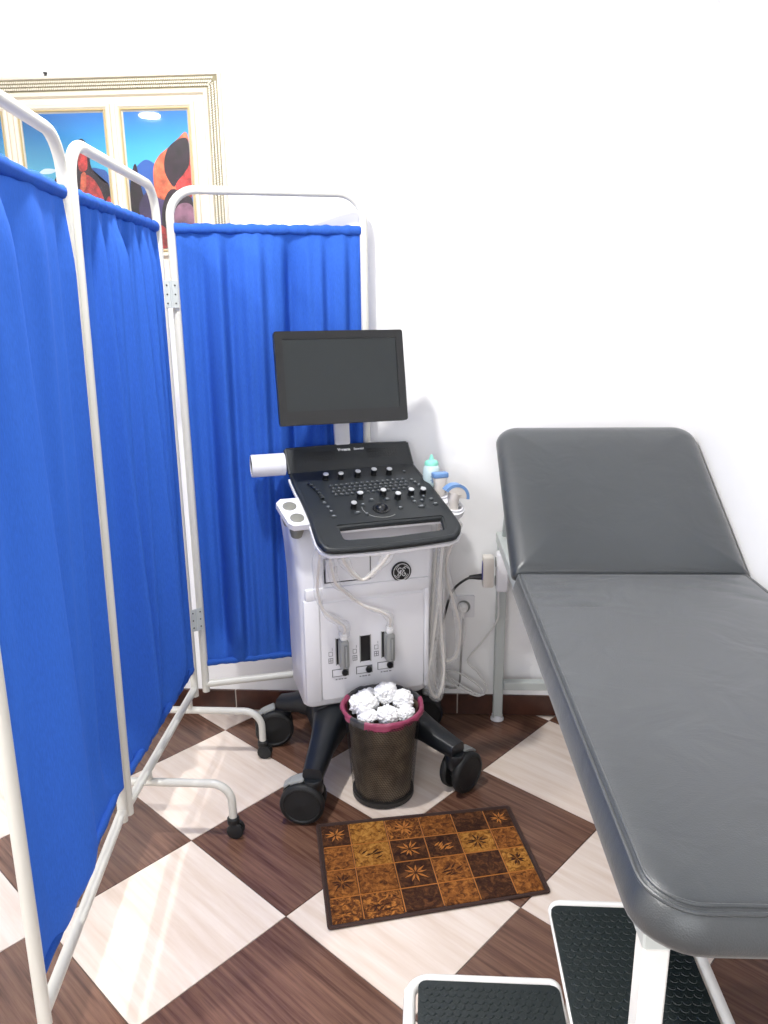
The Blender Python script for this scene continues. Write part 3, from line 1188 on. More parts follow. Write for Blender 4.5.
# the two joined script letters
G = [(-0.001, 0.012), (-0.007, 0.015), (-0.013, 0.009), (-0.012, 0.001), (-0.006, -0.001), (-0.001, 0.004), (-0.004, 0.006), (-0.006, 0.001), (-0.003, -0.007), (-0.008, -0.014), (-0.014, -0.011), (-0.010, -0.005), (-0.003, -0.003)]
Ec = [(0.013, 0.010), (0.009, 0.015), (0.004, 0.012), (0.005, 0.005), (0.010, 0.003), (0.005, 0.001), (0.001, -0.005), (0.004, -0.013), (0.010, -0.014), (0.014, -0.008), (0.010, -0.004), (0.008, -0.008)]
for st in (G, Ec):
    tube(bm, smooth_path([B3(u, v) for u, v in st], 5), 0.0012, seg=6)
obj('monogram', bm, M['print_white'], badge)

# --- console: tilted slab with a grip hole
CS = 0.4
cn = Vector((0, -CS, 1)).normalized()


def K(x, y, h=0.0):
    return Vector((x, y, 0.878 + CS * (y + 0.22))) + cn * h


outer = [(-0.140, -0.207), (0.02, -0.213), (0.236, -0.203), (0.272, -0.190), (0.292, -0.163), (0.297, -0.130), (0.292, -0.07), (0.279, 0.035), (0.262, 0.14), (0.253, 0.197),
         (0.03, 0.203), (-0.191, 0.187), (-0.186, 0.12), (-0.178, 0.03), (-0.173, -0.06), (-0.173, -0.150), (-0.166, -0.182)]
outer = [(0.052 + (x - 0.052) * 0.968, y if y > 0.18 else -0.02 + (y + 0.02) * 0.965) for x, y in outer]
hole = [(-0.078, -0.172), (0.05, -0.176), (0.235, -0.167), (0.247, -0.155), (0.256, -0.104), (0.252, -0.096), (0.08, -0.096), (-0.096, -0.099), (-0.101, -0.104), (-0.100, -0.150), (-0.092, -0.168)]
bm = BM()
plate(bm, outer, [hole], lambda x, y, h: K(x, y, h), 0.026)
cons = obj('console', bm, M['black_plastic'], us, angle=50)
# rolled edge of the grip and console
bm = BM()
tube(bm, smooth_path([K(x, y, -0.010) for x, y in (outer[11:] + outer[:10])], 4), 0.0115, seg=10)
tube(bm, smooth_path([K(x, y, -0.013) for x, y in hole], 3, closed=True), 0.0105, seg=8, closed=True)
obj('rolled_edge', bm, M['black_plastic'], cons)
# white under-tray that shows as a pale line under the console
bm = BM()
un = [(0.052 + (x - 0.052) * 1.06, -0.02 + (y + 0.02) * (1.045 if y < -0.05 else 1.0)) for x, y in outer]
plate(bm, un, [hole], lambda x, y, h: K(x, y, h - 0.0245), 0.010)
obj('under_tray', bm, M['white_plastic'], cons, angle=50)
# raised back panel with speaker grilles
bm = BM()
bp = [(-0.190, 0.187, 0), (0.250, 0.197, 0), (0.240, 0.232, 0.078), (-0.193, 0.222, 0.078)]


def BP(u, v, h=0.0):
    a = K(bp[0][0], bp[0][1]).lerp(K(bp[1][0], bp[1][1]), u)
    zt = 1.116 + 0.004 * math.sin(PI * u)
    b = Vector((-0.195 + u * 0.435, 0.232, zt))
    p = a.lerp(b, v)
    n = (K(0.25, 0.197) - K(-0.19, 0.187)).cross(b - a).normalized()
    if v < 0.25:
        n = (n + cn * (1 - v / 0.25)).normalized()
    return p + n * h


NU, NV = 16, 6
top_, bot_ = [], []
for j in range(NV + 1):
    top_.append([bm.verts.new(BP(i / NU, j / NV, 0.0)) for i in range(NU + 1)])
    bot_.append([bm.verts.new(BP(i / NU, j / NV, 0.0) + Vector((0, 0.018, -0.010))) for i in range(NU + 1)])
for j in range(NV):
    for i in range(NU):
        bm.faces.new((top_[j][i], top_[j][i + 1], top_[j + 1][i + 1], top_[j + 1][i]))
        bm.faces.new((bot_[j][i], bot_[j + 1][i], bot_[j + 1][i + 1], bot_[j][i + 1]))
ring_t = top_[0] + [r[-1] for r in top_[1:]] + top_[-1][-2::-1] + [r[0] for r in top_[-2:0:-1]]
ring_b = bot_[0] + [r[-1] for r in bot_[1:]] + bot_[-1][-2::-1] + [r[0] for r in bot_[-2:0:-1]]
for i in range(len(ring_t)):
    bm.faces.new((ring_t[i - 1], ring_b[i - 1], ring_b[i], ring_t[i]))
bmesh.ops.recalc_face_normals(bm, faces=bm.faces[:])
bpanel = obj('back_panel', bm, M['black_plastic'], cons, angle=50)
bm = BM()
tube(bm, smooth_path([BP(u, 1.0) + Vector((0, 0.004, -0.003)) for u in (0.0, 0.25, 0.5, 0.75, 1.0)], 4), 0.006, seg=8)
tube(bm, [BP(0.0, v) + Vector((0, 0.006, -0.004)) for v in (0, 0.25, 0.5, 0.75, 1.0)], 0.0085, seg=8)
tube(bm, [BP(1.0, v) + Vector((0, 0.006, -0.004)) for v in (0, 0.25, 0.5, 0.75, 1.0)], 0.0085, seg=8)
obj('panel_edge', bm, M['black_plastic'], bpanel)
rb = (BP(1, .5) - BP(0, .5)).normalized()
ub = (BP(.5, .9) - BP(.5, .5)).normalized()
nb = rb.cross(ub).normalized()
RB = Matrix((rb, ub, nb)).transposed()
for u0, u1 in ((0.125, 0.385), (0.645, 0.905)):
    bm = BM()
    for i in range(12):
        for j in range(4):
            u = u0 + (u1 - u0) * (i + 0.5) / 12
            v = 0.38 + 0.42 * (j + 0.5) / 4
            box(bm, BP(u, v, 0.0004), (0.0058, 0.0058, 0.0012), rot=RB)
    tag(obj('speaker_grille', bm, M['gloss_black'], bpanel, smooth=False), kind='stuff')
rot_e = RB.to_euler()
text_obj('lettering', 'Versana', 0.0140, M['print_white'], bpanel, BP(0.462, 0.80, 0.0012), rot_e, bold=0.0005)
text_obj('lettering', 'Essential', 0.0105, M['print_white'], bpanel, BP(0.585, 0.80, 0.0012), rot_e, bold=0.0001)

rk = Vector((1, 0, 0))
RK = Matrix((rk, cn.cross(rk), cn)).transposed()
# knobs
KN = [(-0.079, 0.146), (-0.027, 0.145), (0.034, 0.150), (0.093, 0.155), (0.147, 0.151), (0.010, 0.032), (0.091, 0.038), (0.135, 0.014), (0.186, 0.029), (0.228, 0.027), (-0.024, -0.016)]
kme = None
for x, y in KN:
    if kme is None:
        bm = BM()
        lathe(bm, [(0.0115, 0.0), (0.0115, 0.004), (0.0105, 0.005), (0.0100, 0.020)], seg=18, axis=RK, cap1=False)
        lathe(bm, [(0.0100, 0.020), (0.0092, 0.0225), (0.0, 0.0228)], seg=18, axis=RK, cap0=False, cap1=False, mi=1)
        bmesh.ops.remove_doubles(bm, verts=bm.verts[:], dist=1e-6)
        k = obj('knob', bm, [M['gloss_black'], M['silver_cap']], cons)
        kme = k.data
    else:
        k = bpy.data.objects.new('knob', kme)
        COL.objects.link(k)
        k.parent = cons
    k.location = K(x, y - 0.006, 0.0)

# keyboard keys
bm = BM()
box(bm, (0, 0, 0.002), (0.013, 0.0115, 0.006), bev=0.0018, seg=1)
for v in bm.verts:
    v.co = RK @ v.co
kk = None
for j in range(4):
    for i in range(15):
        x = -0.068 + 0.006 * (j % 2) + i * 0.0182 - 0.002
        y = 0.098 - j * 0.0165 + i * 0.0006
        if kk is None:
            k = obj('key', bm, M['key'], cons, smooth=False)
            kk = k.data
        else:
            k = bpy.data.objects.new('key', kk)
            COL.objects.link(k)
            k.parent = cons
        k.location = K(x, y, 0.0)
bm = BM()
rndk = random.Random(3)
for j in range(4):
    for i in range(15):
        x = -0.068 + 0.006 * (j % 2) + i * 0.0182 - 0.002
        y = 0.098 - j * 0.0165 + i * 0.0006
        box(bm, K(x - 0.002 + rndk.uniform(-.001, .002), y + 0.001, 0.0053), (0.0045, 0.0032, 0.0004), rot=RK)
tag(obj('key_marks', bm, M['print_grey'], cons, smooth=False), kind='stuff')
# round and oval buttons
bm = BM()
lathe(bm, [(0.0075, 0), (0.0075, 0.002), (0.006, 0.004), (0.0, 0.0044)], seg=14, axis=RK, cap1=False)
bmesh.ops.remove_doubles(bm, verts=bm.verts[:], dist=1e-6)
bb = obj('button', bm, M['key'], cons)
BT = [(-0.113, 0.013, 1), (-0.105, -0.010, 1), (-0.101, -0.034, 1), (-0.098, -0.058, 1.3), (0.010, -0.012, 1), (-0.018, -0.050, 1.5), (0.128, -0.043, 1.1), (0.046, 0.010, 1.2), (0.098, 0.006, 1.2),
      (0.186, -0.018, 1), (0.212, -0.015, 1), (0.20, -0.045, 1.7), (0.246, -0.012, 1.2), (0.252, -0.038, 1.3), (0.225, 0.005, .9), (0.185, 0.004, .9), (0.215, 0.10, .9), (0.222, 0.085, .9), (0.23, 0.068, .9), (0.236, 0.052, .9),
      (0.205, 0.15, .9), (0.01, -0.06, .9)]
bm2 = BM()
for n, (x, y, s) in enumerate(BT):
    if n:
        k = bpy.data.objects.new('button', bb.data)
        COL.objects.link(k)
        k.parent = cons
    else:
        k = bb
    k.location = K(x, y, 0)
    k.scale = (s, 1, 1)
    box(bm2, K(x, y + 0.001, 0.0046), (0.007 * s, 0.003, 0.0006), rot=RK)
tag(obj('button_marks', bm2, M['key_lit'], cons, smooth=False), kind='stuff')
# track ball in its ring, and a curved trim line
bm = BM()
lathe(bm, [(0.028, 0), (0.028, 0.003), (0.022, 0.004), (0.019, 0.001)], c=K(0.065, -0.036), seg=28, axis=RK, cap1=False)
tb = obj('trackball', bm, M['gloss_black'], cons)
bm = BM()
bmesh.ops.create_uvsphere(bm, u_segments=20, v_segments=12, radius=0.019, matrix=Matrix.Translation(K(0.065, -0.036, -0.006)))
obj('ball', bm, M['base_plastic'], tb)
bm = BM()
tube(bm, [K(0.065 + 0.062 * math.cos(t), -0.03 + 0.052 * math.sin(t), 0.0003) for t in [PI * 0.95 + k * PI * 0.75 / 16 for k in range(17)]], 0.0008, seg=6)
obj('trim_arc', bm, M['grey_plastic'], cons)
# slider bank, six sliders in a curved recess
bm = BM()
pth = smooth_path([K(-0.142, 0.118, 0.001), K(-0.128, 0.09, 0.001), K(-0.118, 0.06, 0.001), K(-0.114, 0.035, 0.001)], 4)
tube(bm, pth, 0.006, seg=8)
sb = obj('slider_bank', bm, M['gloss_black'], cons)
for k in range(6):
    bm = BM()
    q = pth[2 + k * 2 if 2 + k * 2 < len(pth) else -1]
    box(bm, q + cn * 0.006, (0.012, 0.006, 0.006), rot=RK, bev=0.0015, seg=1)
    obj('slider', bm, M['key'], sb, smooth=False)

# --- monitor on its arm
MT = Matrix.Translation(Vector((-0.022, 0.10, 1.366))) @ Matrix.Rotation(math.radians(0.0), 4, 'Y') @ Matrix.Rotation(math.radians(-12), 4, 'X') @ Matrix.Rotation(math.radians(0.0), 4, 'Z')
mon = bpy.data.objects.new('monitor', None)
bm = BM()
plate(bm, rrect(-0.2135, -0.149, 0.2135, 0.149, 0.008, n=4), [], lambda x, y, h: MT @ Vector((x, 0.0 - h, y)), 0.026)
mon = obj('monitor', bm, M['black_plastic'], us, angle=50)
bm = BM()
box(bm, (0, 0, 0), (0.34, 0.03, 0.22), bev=0.02, seg=2)
for v in bm.verts:
    v.co = MT @ (v.co + Vector((0, 0.036, 0)))
obj('monitor_back', bm, M['white_plastic'], mon)
bm = BM()
plate(bm, rrect(-0.2135, -0.149, 0.2135, 0.149, 0.008, n=4), [rrect(-0.188, -0.105, 0.188, 0.124, 0.003, n=2)], lambda x, y, h: MT @ Vector((x, -0.004 - h, y)), 0.0045)
bmesh.ops.recalc_face_normals(bm, faces=bm.faces[:])
obj('bezel', bm, M['gloss_black'], mon, angle=30)
bm = BM()
v = [bm.verts.new(MT @ Vector((x, -0.0012, z))) for x, z in ((-0.1885, -0.1055), (0.1885, -0.1055), (0.1885, 0.1245), (-0.1885, 0.1245))]
bm.faces.new(v)
obj('screen', bm, M['screen'], mon, smooth=False)
bm = BM()
apath = smooth_path([(-0.015, 0.155, 1.31), (-0.013, 0.17, 1.25), (-0.004, 0.205, 1.18), (0.005, 0.236, 1.135), (0.007, 0.243, 1.105), (0.007, 0.22, 1.0)], 5)
sec = []
for i, p in enumerate(apath):
    w, d = 0.0265, 0.012
    sec.append([bm.verts.new((p.x + sx * w, p.y + sy * d, p.z)) for sx, sy in ((-1, -.6), (-.8, -1), (.8, -1), (1, -.6), (1, .6), (.8, 1), (-.8, 1), (-1, .6))])
for a, b in zip(sec, sec[1:]):
    for i in range(8):
        bm.faces.new((a[i], a[(i + 1) % 8], b[(i + 1) % 8], b[i]))
bm.faces.new(sec[0])
bm.faces.new(sec[-1][::-1])
bmesh.ops.recalc_face_normals(bm, faces=bm.faces[:])
obj('monitor_arm', bm, M['white_plastic'], us, angle=40)

# hollow white tube at the back left of the console
bm = BM()
tx = Matrix.Rotation(-PI / 2, 3, 'Y')
lathe(bm, [(0.034, 0.017), (0.0385, 0.019), (0.0385, 0.13), (0.0365, 0.133), (0.031, 0.132), (0.029, 0.11), (0.028, 0.03)], c=(-0.184, 0.228, 1.066), seg=28, axis=tx, cap1=False)
stb = obj('side_tube', bm, M['white_plastic'], us, angle=50)
bm = BM()
lathe(bm, [(0.0, 0.08), (0.0290, 0.08), (0.0300, 0.131)], c=(-0.184, 0.228, 1.066), seg=28, axis=tx, cap0=False, cap1=False)
obj('tube_bore', bm, M['mid_plastic'], stb)

# --- probe trays on both sides
bm = BM()
TL = [(-0.262, 0.056), (-0.245, 0.075), (-0.16, 0.075), (-0.15, -0.062), (-0.225, -0.064), (-0.241, -0.05)]
plate(bm, smooth_path([Vector((x, y, 0)) for x, y in TL], 1, closed=True), [], lambda x, y, h: K(x, y, h - 0.018), 0.020)
tl = obj('left_tray', bm, M['white_plastic'], us, angle=50)
for x, y in ((-0.222, 0.034), (-0.209, -0.027)):
    bm = BM()
    lathe(bm, [(0.0225, -0.002), (0.0225, 0.002), (0.019, 0.0035), (0.0, 0.003)], c=K(x, y, -0.018), seg=24, axis=RK, cap1=False)
    bmesh.ops.remove_doubles(bm, verts=bm.verts[:], dist=1e-6)
    lathe(bm, [(0.023, 0), (0.023, -0.03), (0.018, -0.05), (0.010, -0.053)], c=K(x, y, -0.038), seg=24, axis=RK)
    obj('holder_cup', bm, M['plug_grey'], tl)
bm = BM()
TRX, TRYY = -0.018, 0.022
TRY = [(0.272, 0.10), (0.335, 0.105), (0.350, 0.04), (0.372, -0.02), (0.372, -0.075), (0.34, -0.098), (0.300, -0.09), (0.265, -0.03), (0.262, 0.05)]
plate(bm, smooth_path([Vector((x + TRX, y + TRYY, 0)) for x, y in TRY], 2, closed=True), [], lambda x, y, h: K(x, y, h - 0.022), 0.018)
tr = obj('right_tray', bm, M['white_plastic'], us, angle=50)
for x, y in ((0.340 + TRX, -0.058 + TRYY), (0.318 + TRX, 0.018 + TRYY)):
    bm = BM()
    lathe(bm, [(0.032, 0.0), (0.032, 0.006), (0.027, 0.007), (0.025, 0.0)], c=K(x, y, -0.022), seg=24, axis=RK, cap1=False)
    lathe(bm, [(0.024, 0), (0.024, -0.03), (0.015, -0.05)], c=K(x, y, -0.040), seg=20, axis=RK)
    obj('holder_cup', bm, M['white_plastic'], tr)

# --- things standing in the right tray: gel bottle and two probes
bp_ = UW(*K(0.306 + TRX, 0.070 + TRYY, -0.0215))
bt = thing('gel_bottle', 'clear gel bottle with a mint green nozzle cap standing in the right tray', 'bottle', bp_, UA)
bm = BM()
lathe(bm, [(0.028, 0.0), (0.0305, 0.004), (0.0300, 0.05), (0.0285, 0.060), (0.0255, 0.068), (0.0235, 0.072)], seg=24)
obj('bottle_body', bm, M['gel'], bt)
bm = BM()
lathe(bm, [(0.0245, 0.072), (0.0235, 0.082), (0.0195, 0.087), (0.010, 0.090), (0.0065, 0.098), (0.0035, 0.108)], seg=20)
obj('nozzle_cap', bm, M['mint'], bt)
bm = BM()
for k in range(7):
    a = -PI / 2 + (k - 3) * 0.13
    for j in range(2):
        hgt = 0.005 + 0.004 * ((k * 5 + j * 3) % 3)
        box(bm, (0.0304 * math.cos(a), 0.0304 * math.sin(a), 0.038 - j * 0.012 - hgt / 2), (0.0022, 0.0008, hgt), rot=Matrix.Rotation(a + PI / 2, 3, 'Z'))
obj('label_print', bm, M['blue_label'], bt, smooth=False)


def cable(bm, pts, r, n=7, seg=8, mi=0):
    tube(bm, smooth_path(pts, n), r, seg=seg, mi=mi)


# straight probe
p1 = thing('linear_probe', 'ivory probe with flat blue head standing upright beside the gel bottle', 'ultrasound probe', UW(*K(0.318 + TRX, 0.018 + TRYY, -0.020)), UA)
bm = BM()
secs = []
for z, w, d in ((-0.02, 0.012, 0.012), (0.0, 0.0165, 0.015), (0.02, 0.0185, 0.016), (0.035, 0.020, 0.016), (0.050, 0.0245, 0.015), (0.056, 0.0255, 0.0145)):
    secs.append([bm.verts.new((w * math.copysign(abs(math.cos(t)) ** .6, math.cos(t)), d * math.copysign(abs(math.sin(t)) ** .6, math.sin(t)), z)) for t in [2 * PI * k / 20 for k in range(20)]])
for a, b in zip(secs, secs[1:]):
    for i in range(20):
        bm.faces.new((a[i], a[(i + 1) % 20], b[(i + 1) % 20], b[i]))
bm.faces.new(secs[0][::-1])
bm.faces.new(secs[-1])
obj('handle', bm, M['cable'], p1)
bm = BM()
box(bm, (0, 0, 0.0655), (0.054, 0.031, 0.019), bev=0.005, seg=3)
obj('lens', bm, M['lens_blue'], p1)

# curved probe, its head bent over to the right
p2 = thing('convex_probe', 'ivory probe with curved blue head at the front of the right tray', 'ultrasound probe', UW(*K(0.340 + TRX, -0.058 + TRYY, -0.020)), UA)
bm = BM()
rr_ = smooth_path([(0.0, 0, -0.02), (-0.002, 0, 0.01), (-0.002, 0, 0.032), (0.003, 0, 0.048)], 5)
tube(bm, rr_, 0.018, seg=18, rfun=lambda t: 0.014 + 0.010 * t)
obj('handle', bm, M['cable'], p2)


def arc_solid(bm, r0, r1, a0, a1, hw, c, n=14):
    ri, ro = [], []
    for k in range(n + 1):
        a = a0 + (a1 - a0) * k / n
        for lst, r in ((ri, r0), (ro, r1)):
            lst.append([bm.verts.new((c[0] + r * math.cos(a), c[1] + s * hw, c[2] + r * math.sin(a))) for s in (-1, 1)])
    for k in range(n):
        bm.faces.new((ro[k][0], ro[k + 1][0], ro[k + 1][1], ro[k][1]))
        bm.faces.new((ri[k][0], ri[k][1], ri[k + 1][1], ri[k + 1][0]))
        bm.faces.new((ri[k][0], ri[k + 1][0], ro[k + 1][0], ro[k][0]))
        bm.faces.new((ri[k][1], ro[k][1], ro[k + 1][1], ri[k + 1][1]))
    bm.faces.new((ri[0][0], ro[0][0], ro[0][1], ri[0][1]))
    bm.faces.new((ri[n][0], ri[n][1], ro[n][1], ro[n][0]))
    bmesh.ops.recalc_face_normals(bm, faces=bm.faces[:])


bm = BM()
arc_solid(bm, 0.004, 0.037, math.radians(-8), math.radians(142), 0.0165, (0.002, 0, 0.034))
bmesh.ops.bevel(bm, geom=bm.edges[:], offset=0.001, segments=1, affect='EDGES')
obj('head', bm, M['cable'], p2)
bm = BM()
arc_solid(bm, 0.037, 0.047, math.radians(-10), math.radians(144), 0.0175, (0.002, 0, 0.034))
obj('lens', bm, M['lens_blue'], p2)


# --- probe leads in clear sleeves (parts of the machine, local coordinates)
def lead(pts, r=0.0042, sleeve=None):
    bm = BM()
    cable(bm, pts, r)
    o = obj('probe_lead', bm, M['cable'], us)
    if sleeve:
        sp = smooth_path(pts, 7)
        rnd = random.Random(len(pts) * 7)
        q = [rnd.uniform(0, 6) for _ in range(3)]
        bm = BM()
        tube(bm, sp, sleeve, seg=10, caps=False, rfun=lambda t: sleeve * (0.75 + 0.3 * math.sin(9 * t + q[0]) + 0.15 * math.sin(31 * t + q[1])))
        obj('clear_sleeve', bm, M['sleeve'], o)


lead([(-0.150, -0.12, 0.895), (-0.159, -0.10, 0.812), (-0.160, -0.065, 0.704), (-0.141, -0.058, 0.628), (-0.095, -0.06, 0.585), (-0.072, -0.058, 0.560), (-0.074, -0.05, 0.53)], 0.0045, 0.020)
lead([(-0.108, -0.150, 0.877), (-0.085, -0.13, 0.815), (-0.052, -0.12, 0.765), (-0.016, -0.11, 0.741), (0.028, -0.12, 0.778), (0.060, -0.135, 0.825), (0.086, -0.15, 0.875)], 0.0050, 0.016)
lead([(-0.139, -0.150, 0.871), (-0.112, -0.10, 0.746), (-0.070, -0.075, 0.690), (-0.008, -0.065, 0.633), (0.053, -0.062, 0.603), (0.084, -0.058, 0.575), (0.086, -0.05, 0.535)], 0.0045, 0.014)
lead([(0.315, 0.0, 0.90), (0.295, 0.0, 0.794), (0.280, 0.0, 0.594), (0.257, 0.0, 0.41), (0.240, -0.01, 0.316), (0.252, -0.015, 0.245), (0.279, -0.015, 0.232), (0.301, -0.01, 0.322), (0.290, 0.0, 0.517), (0.289, 0.0, 0.739), (0.318, 0.01, 0.89)], 0.0048, 0.024)
lead([(0.335, -0.055, 0.88), (0.310, 0.0, 0.74), (0.325, 0.03, 0.65), (0.360, 0.03, 0.534), (0.377, 0.03, 0.446), (0.363, 0.03, 0.358), (0.324, 0.03, 0.340), (0.296, 0.03, 0.388), (0.290, 0.03, 0.505), (0.308, 0.03, 0.728), (0.330, -0.03, 0.88)], 0.0045, 0.018)
lead([(0.298, 0.03, 0.90), (0.283, 0.02, 0.806), (0.270, 0.02, 0.624), (0.262, 0.02, 0.436), (0.272, 0.02, 0.290), (0.292, 0.02, 0.240), (0.306, 0.025, 0.33), (0.300, 0.03, 0.56), (0.306, 0.03, 0.90)], 0.0040, 0.022)

# ================================================================ EXAMINATION COUCH
CA = math.radians(1.15)
cou = thing('exam_couch', 'grey-black padded examination couch with raised headrest by the right wall', 'examination couch', (0.226, -0.05, 0), CA)
CW = 0.668        # width, local x from 0; local y runs towards the head (0 = wall end)
ZS = 0.788        # underside of the seat cushion
SEAT_Y0, SEAT_Y1 = -1.925, -0.652


def cushion(bm, w, l, rl, prof, th, wr=None):
    """padded board: underside z=0, soft side wall, crowned top. x 0..w, y 0..l; rl = corner radii (head end, other end)"""
    n = 8
    rings = []
    for ins, z in prof:
        ring = []
        X0, Y0, X1, Y1 = ins, ins, w - ins, l - ins
        ra, rb2 = max(rl[0] - ins, 0.008), max(rl[1] - ins, 0.008)
        m = 80
        pts = []
        for cx_, cy_, rr, a0, e in ((X1 - ra, Y1 - ra, ra, 0, (X0 + ra, Y1)), (X0 + ra, Y1 - ra, ra, PI / 2, (X0, Y0 + rb2)), (X0 + rb2, Y0 + rb2, rb2, PI, (X1 - rb2, Y0)), (X1 - rb2, Y0 + rb2, rb2, 1.5 * PI, (X1, Y1 - ra))):
            for k in range(n + 1):
                a = a0 + k / n * PI / 2
                pts.append((cx_ + rr * math.cos(a), cy_ + rr * math.sin(a)))
            lx, ly = pts[-1]
            for k in range(1, m):
                t = k / m
                pts.append((lx + (e[0] - lx) * t, ly + (e[1] - ly) * t))
        for x, y in pts:
            ring.append(bm.verts.new((x, y, z + (wr(x, y) if wr and z > th else 0.0))))
        rings.append(ring)
    for a, b in zip(rings, rings[1:]):
        for i in range(len(a)):
            bm.faces.new((a[i - 1], a[i], b[i], b[i - 1]))
    bm.faces.new(rings[0][::-1])
    c = bm.faces.new(rings[-1])
    bmesh.ops.recalc_face_normals(bm, faces=bm.faces[:])
    bmesh.ops.triangulate(bm, faces=[c])


def crown(ins, th, puff):
    return [(ins + 0.0105 * k, th + puff * (1 - math.exp(-k / 5.0))) for k in range(1, 25)]


def seam_path(w, l, ra, rb2, ins, z, tf):
    a, b = rrect(ins, ins, w - ins, l - ins, ra - ins, n=8)[:18], rrect(ins, ins, w - ins, l - ins, rb2 - ins, n=8)[18:]
    return [tf @ Vector((x, y, z)) for x, y in a + b]


def wrk(x, y):
    l = SEAT_Y1 - SEAT_Y0
    e = math.exp(-((l - y) / 0.16) ** 2)
    s = 0
    for (cx_, cy_, ang, amp) in ((0.13, l - 0.10, 0.25, .006), (0.11, l - 0.15, 0.12, .005), (0.10, l - 0.21, -0.02, .005), (0.13, l - 0.275, -0.12, .007), (0.22, l - 0.07, 0.2, .004), (0.55, l - 0.10, -0.5, .005), (0.5, l - 0.17, -0.35, .004), (0.57, l - 0.22, -0.3, .003)):
        dx, dy = x - cx_, y - cy_
        u = dx * math.cos(ang) + dy * math.sin(ang)
        v = -dx * math.sin(ang) + dy * math.cos(ang)
        s -= amp * math.exp(-(u / 0.065) ** 2 - (v / 0.010) ** 2)
    return s


T = Matrix.Translation((0, SEAT_Y0, ZS))
bm = BM()
cushion(bm, CW, SEAT_Y1 - SEAT_Y0, (0.03, 0.085), [(0.012, 0.0), (0.003, 0.004), (0.0, 0.012), (0.002, 0.024), (0.010, 0.052), (0.017, 0.058), (0.021, 0.061), (0.026, 0.0635), (0.034, 0.066)] + crown(0.036, 0.066, 0.009), 0.0655, wrk)
for v in bm.verts:
    v.co = T @ v.co
seat = obj('seat_cushion', bm, M['leather'], cou, angle=180)
# dense fold lines pressed into the vinyl near the hinge
bm = BM()
tube(bm, seam_path(CW, SEAT_Y1 - SEAT_Y0, 0.03, 0.085, 0.0155, 0.0585, T), 0.0032, seg=8, closed=True)
tube(bm, seam_path(CW, SEAT_Y1 - SEAT_Y0, 0.03, 0.085, 0.0245, 0.0630, T), 0.0026, seg=8, closed=True)
obj('piping', bm, M['leather'], seat)

BL_ = 0.655
BA = math.radians(31.5)
TB = Matrix.Translation((0, SEAT_Y1 + 0.010, ZS + 0.022)) @ Matrix.Rotation(BA, 4, 'X')
bm = BM()
cushion(bm, CW, BL_, (0.075, 0.018), [(0.022, 0.0), (0.008, 0.003), (0.001, 0.011), (0.0, 0.020), (0.003, 0.030), (0.010, 0.040), (0.021, 0.048), (0.034, 0.053), (0.046, 0.056)] + crown(0.05, 0.056, 0.010), 0.055)
for v in bm.verts:
    v.co = TB @ v.co
back = obj('back_cushion', bm, M['leather'], cou, angle=180)
# steel frame
fz = ZS - 0.024


def rail(name, a, b, s=0.04, m=None):
    a, b = Vector(a), Vector(b)
    bm = BM()
    d = b - a
    rot = d.to_track_quat('X', 'Z').to_matrix()
    box(bm, (a + b) / 2, (d.length, s, s), rot=rot, bev=0.003, seg=1)
    return obj(name, bm, m or M['grey_metal'], cou, smooth=False)


LX0, LX1 = 0.045, CW - 0.04
FY, HY = -1.845, -0.02
rail('side_rail', (LX0, SEAT_Y0 + 0.06, fz), (LX0, HY + 0.0, fz))
rail('side_rail', (LX1, SEAT_Y0 + 0.06, fz), (LX1, HY + 0.0, fz))
rail('cross_rail', (LX0 + 0.02, FY, fz), (LX1 - 0.02, FY, fz), 0.036)
rail('cross_rail', (LX0 + 0.02, SEAT_Y1, fz), (LX1 - 0.02, SEAT_Y1, fz), 0.036)
rail('stretcher', (0.07, HY + 0.01, 0.160), (LX1, HY + 0.01, 0.160), 0.034)
for x, y, hw in ((0.053, 0.008, 0.036), (LX1, -0.008, 0.036), (LX0, FY, 0.036), (LX1, FY, 0.036)):
    bm = BM()
    ztop = fz - 0.018
    box(bm, (x, y, (0.012 + ztop) / 2), (hw, hw, ztop - 0.012), bev=0.003, seg=1)
    lg = obj('leg', bm, M['grey_metal'] if y > -1 else M['stool_white'], cou, smooth=False)
    bm = BM()
    lathe(bm, [(0.0265, 0.0), (0.0265, 0.006), (0.022, 0.012), (0.022, 0.02)], c=(x, y, 0.0002), seg=18)
    obj('foot_pad', bm, M['white_plastic'], lg)
# backrest ratchet stay
rail('back_stay', TB @ Vector((0.05, BL_ * 0.72, -0.012)), (0.05, -0.06, fz), 0.022)
rail('back_stay', TB @ Vector((CW - 0.05, BL_ * 0.72, -0.012)), (CW - 0.05, -0.06, fz), 0.022)
rail('back_frame', TB @ Vector((0.035, 0.01, -0.014)), TB @ Vector((0.035, BL_ - 0.06, -0.014)), 0.026, M['mid_plastic'])
rail('back_frame', TB @ Vector((CW - 0.035, 0.01, -0.014)), TB @ Vector((CW - 0.035, BL_ - 0.06, -0.014)), 0.026, M['mid_plastic'])

# ================================================================ POWER: socket, plugs, extension block, cords
wo = thing('wall_socket', 'square white wall socket low on the back wall beside the couch leg', 'socket', (0.140, -0.0005, 0.463))
bm = BM()
plate(bm, rrect(-0.042, -0.044, 0.042, 0.044, 0.006, n=4), [rrect(-0.026, -0.026, 0.026, 0.026, 0.0258, n=6)], lambda x, y, h: Vector((x, -0.010 - h, y)), 0.010)
wp = obj('face_plate', bm, M['white_plastic'], wo, smooth=False)
bm = BM()
lathe(bm, [(0.026, 0.0), (0.022, -0.006), (0.0, -0.007)], c=(0, -0.0095, 0), seg=24, axis=Matrix.Rotation(PI / 2, 3, 'X'), cap0=False, cap1=False)
obj('recess', bm, M['grey_plastic'], wo)

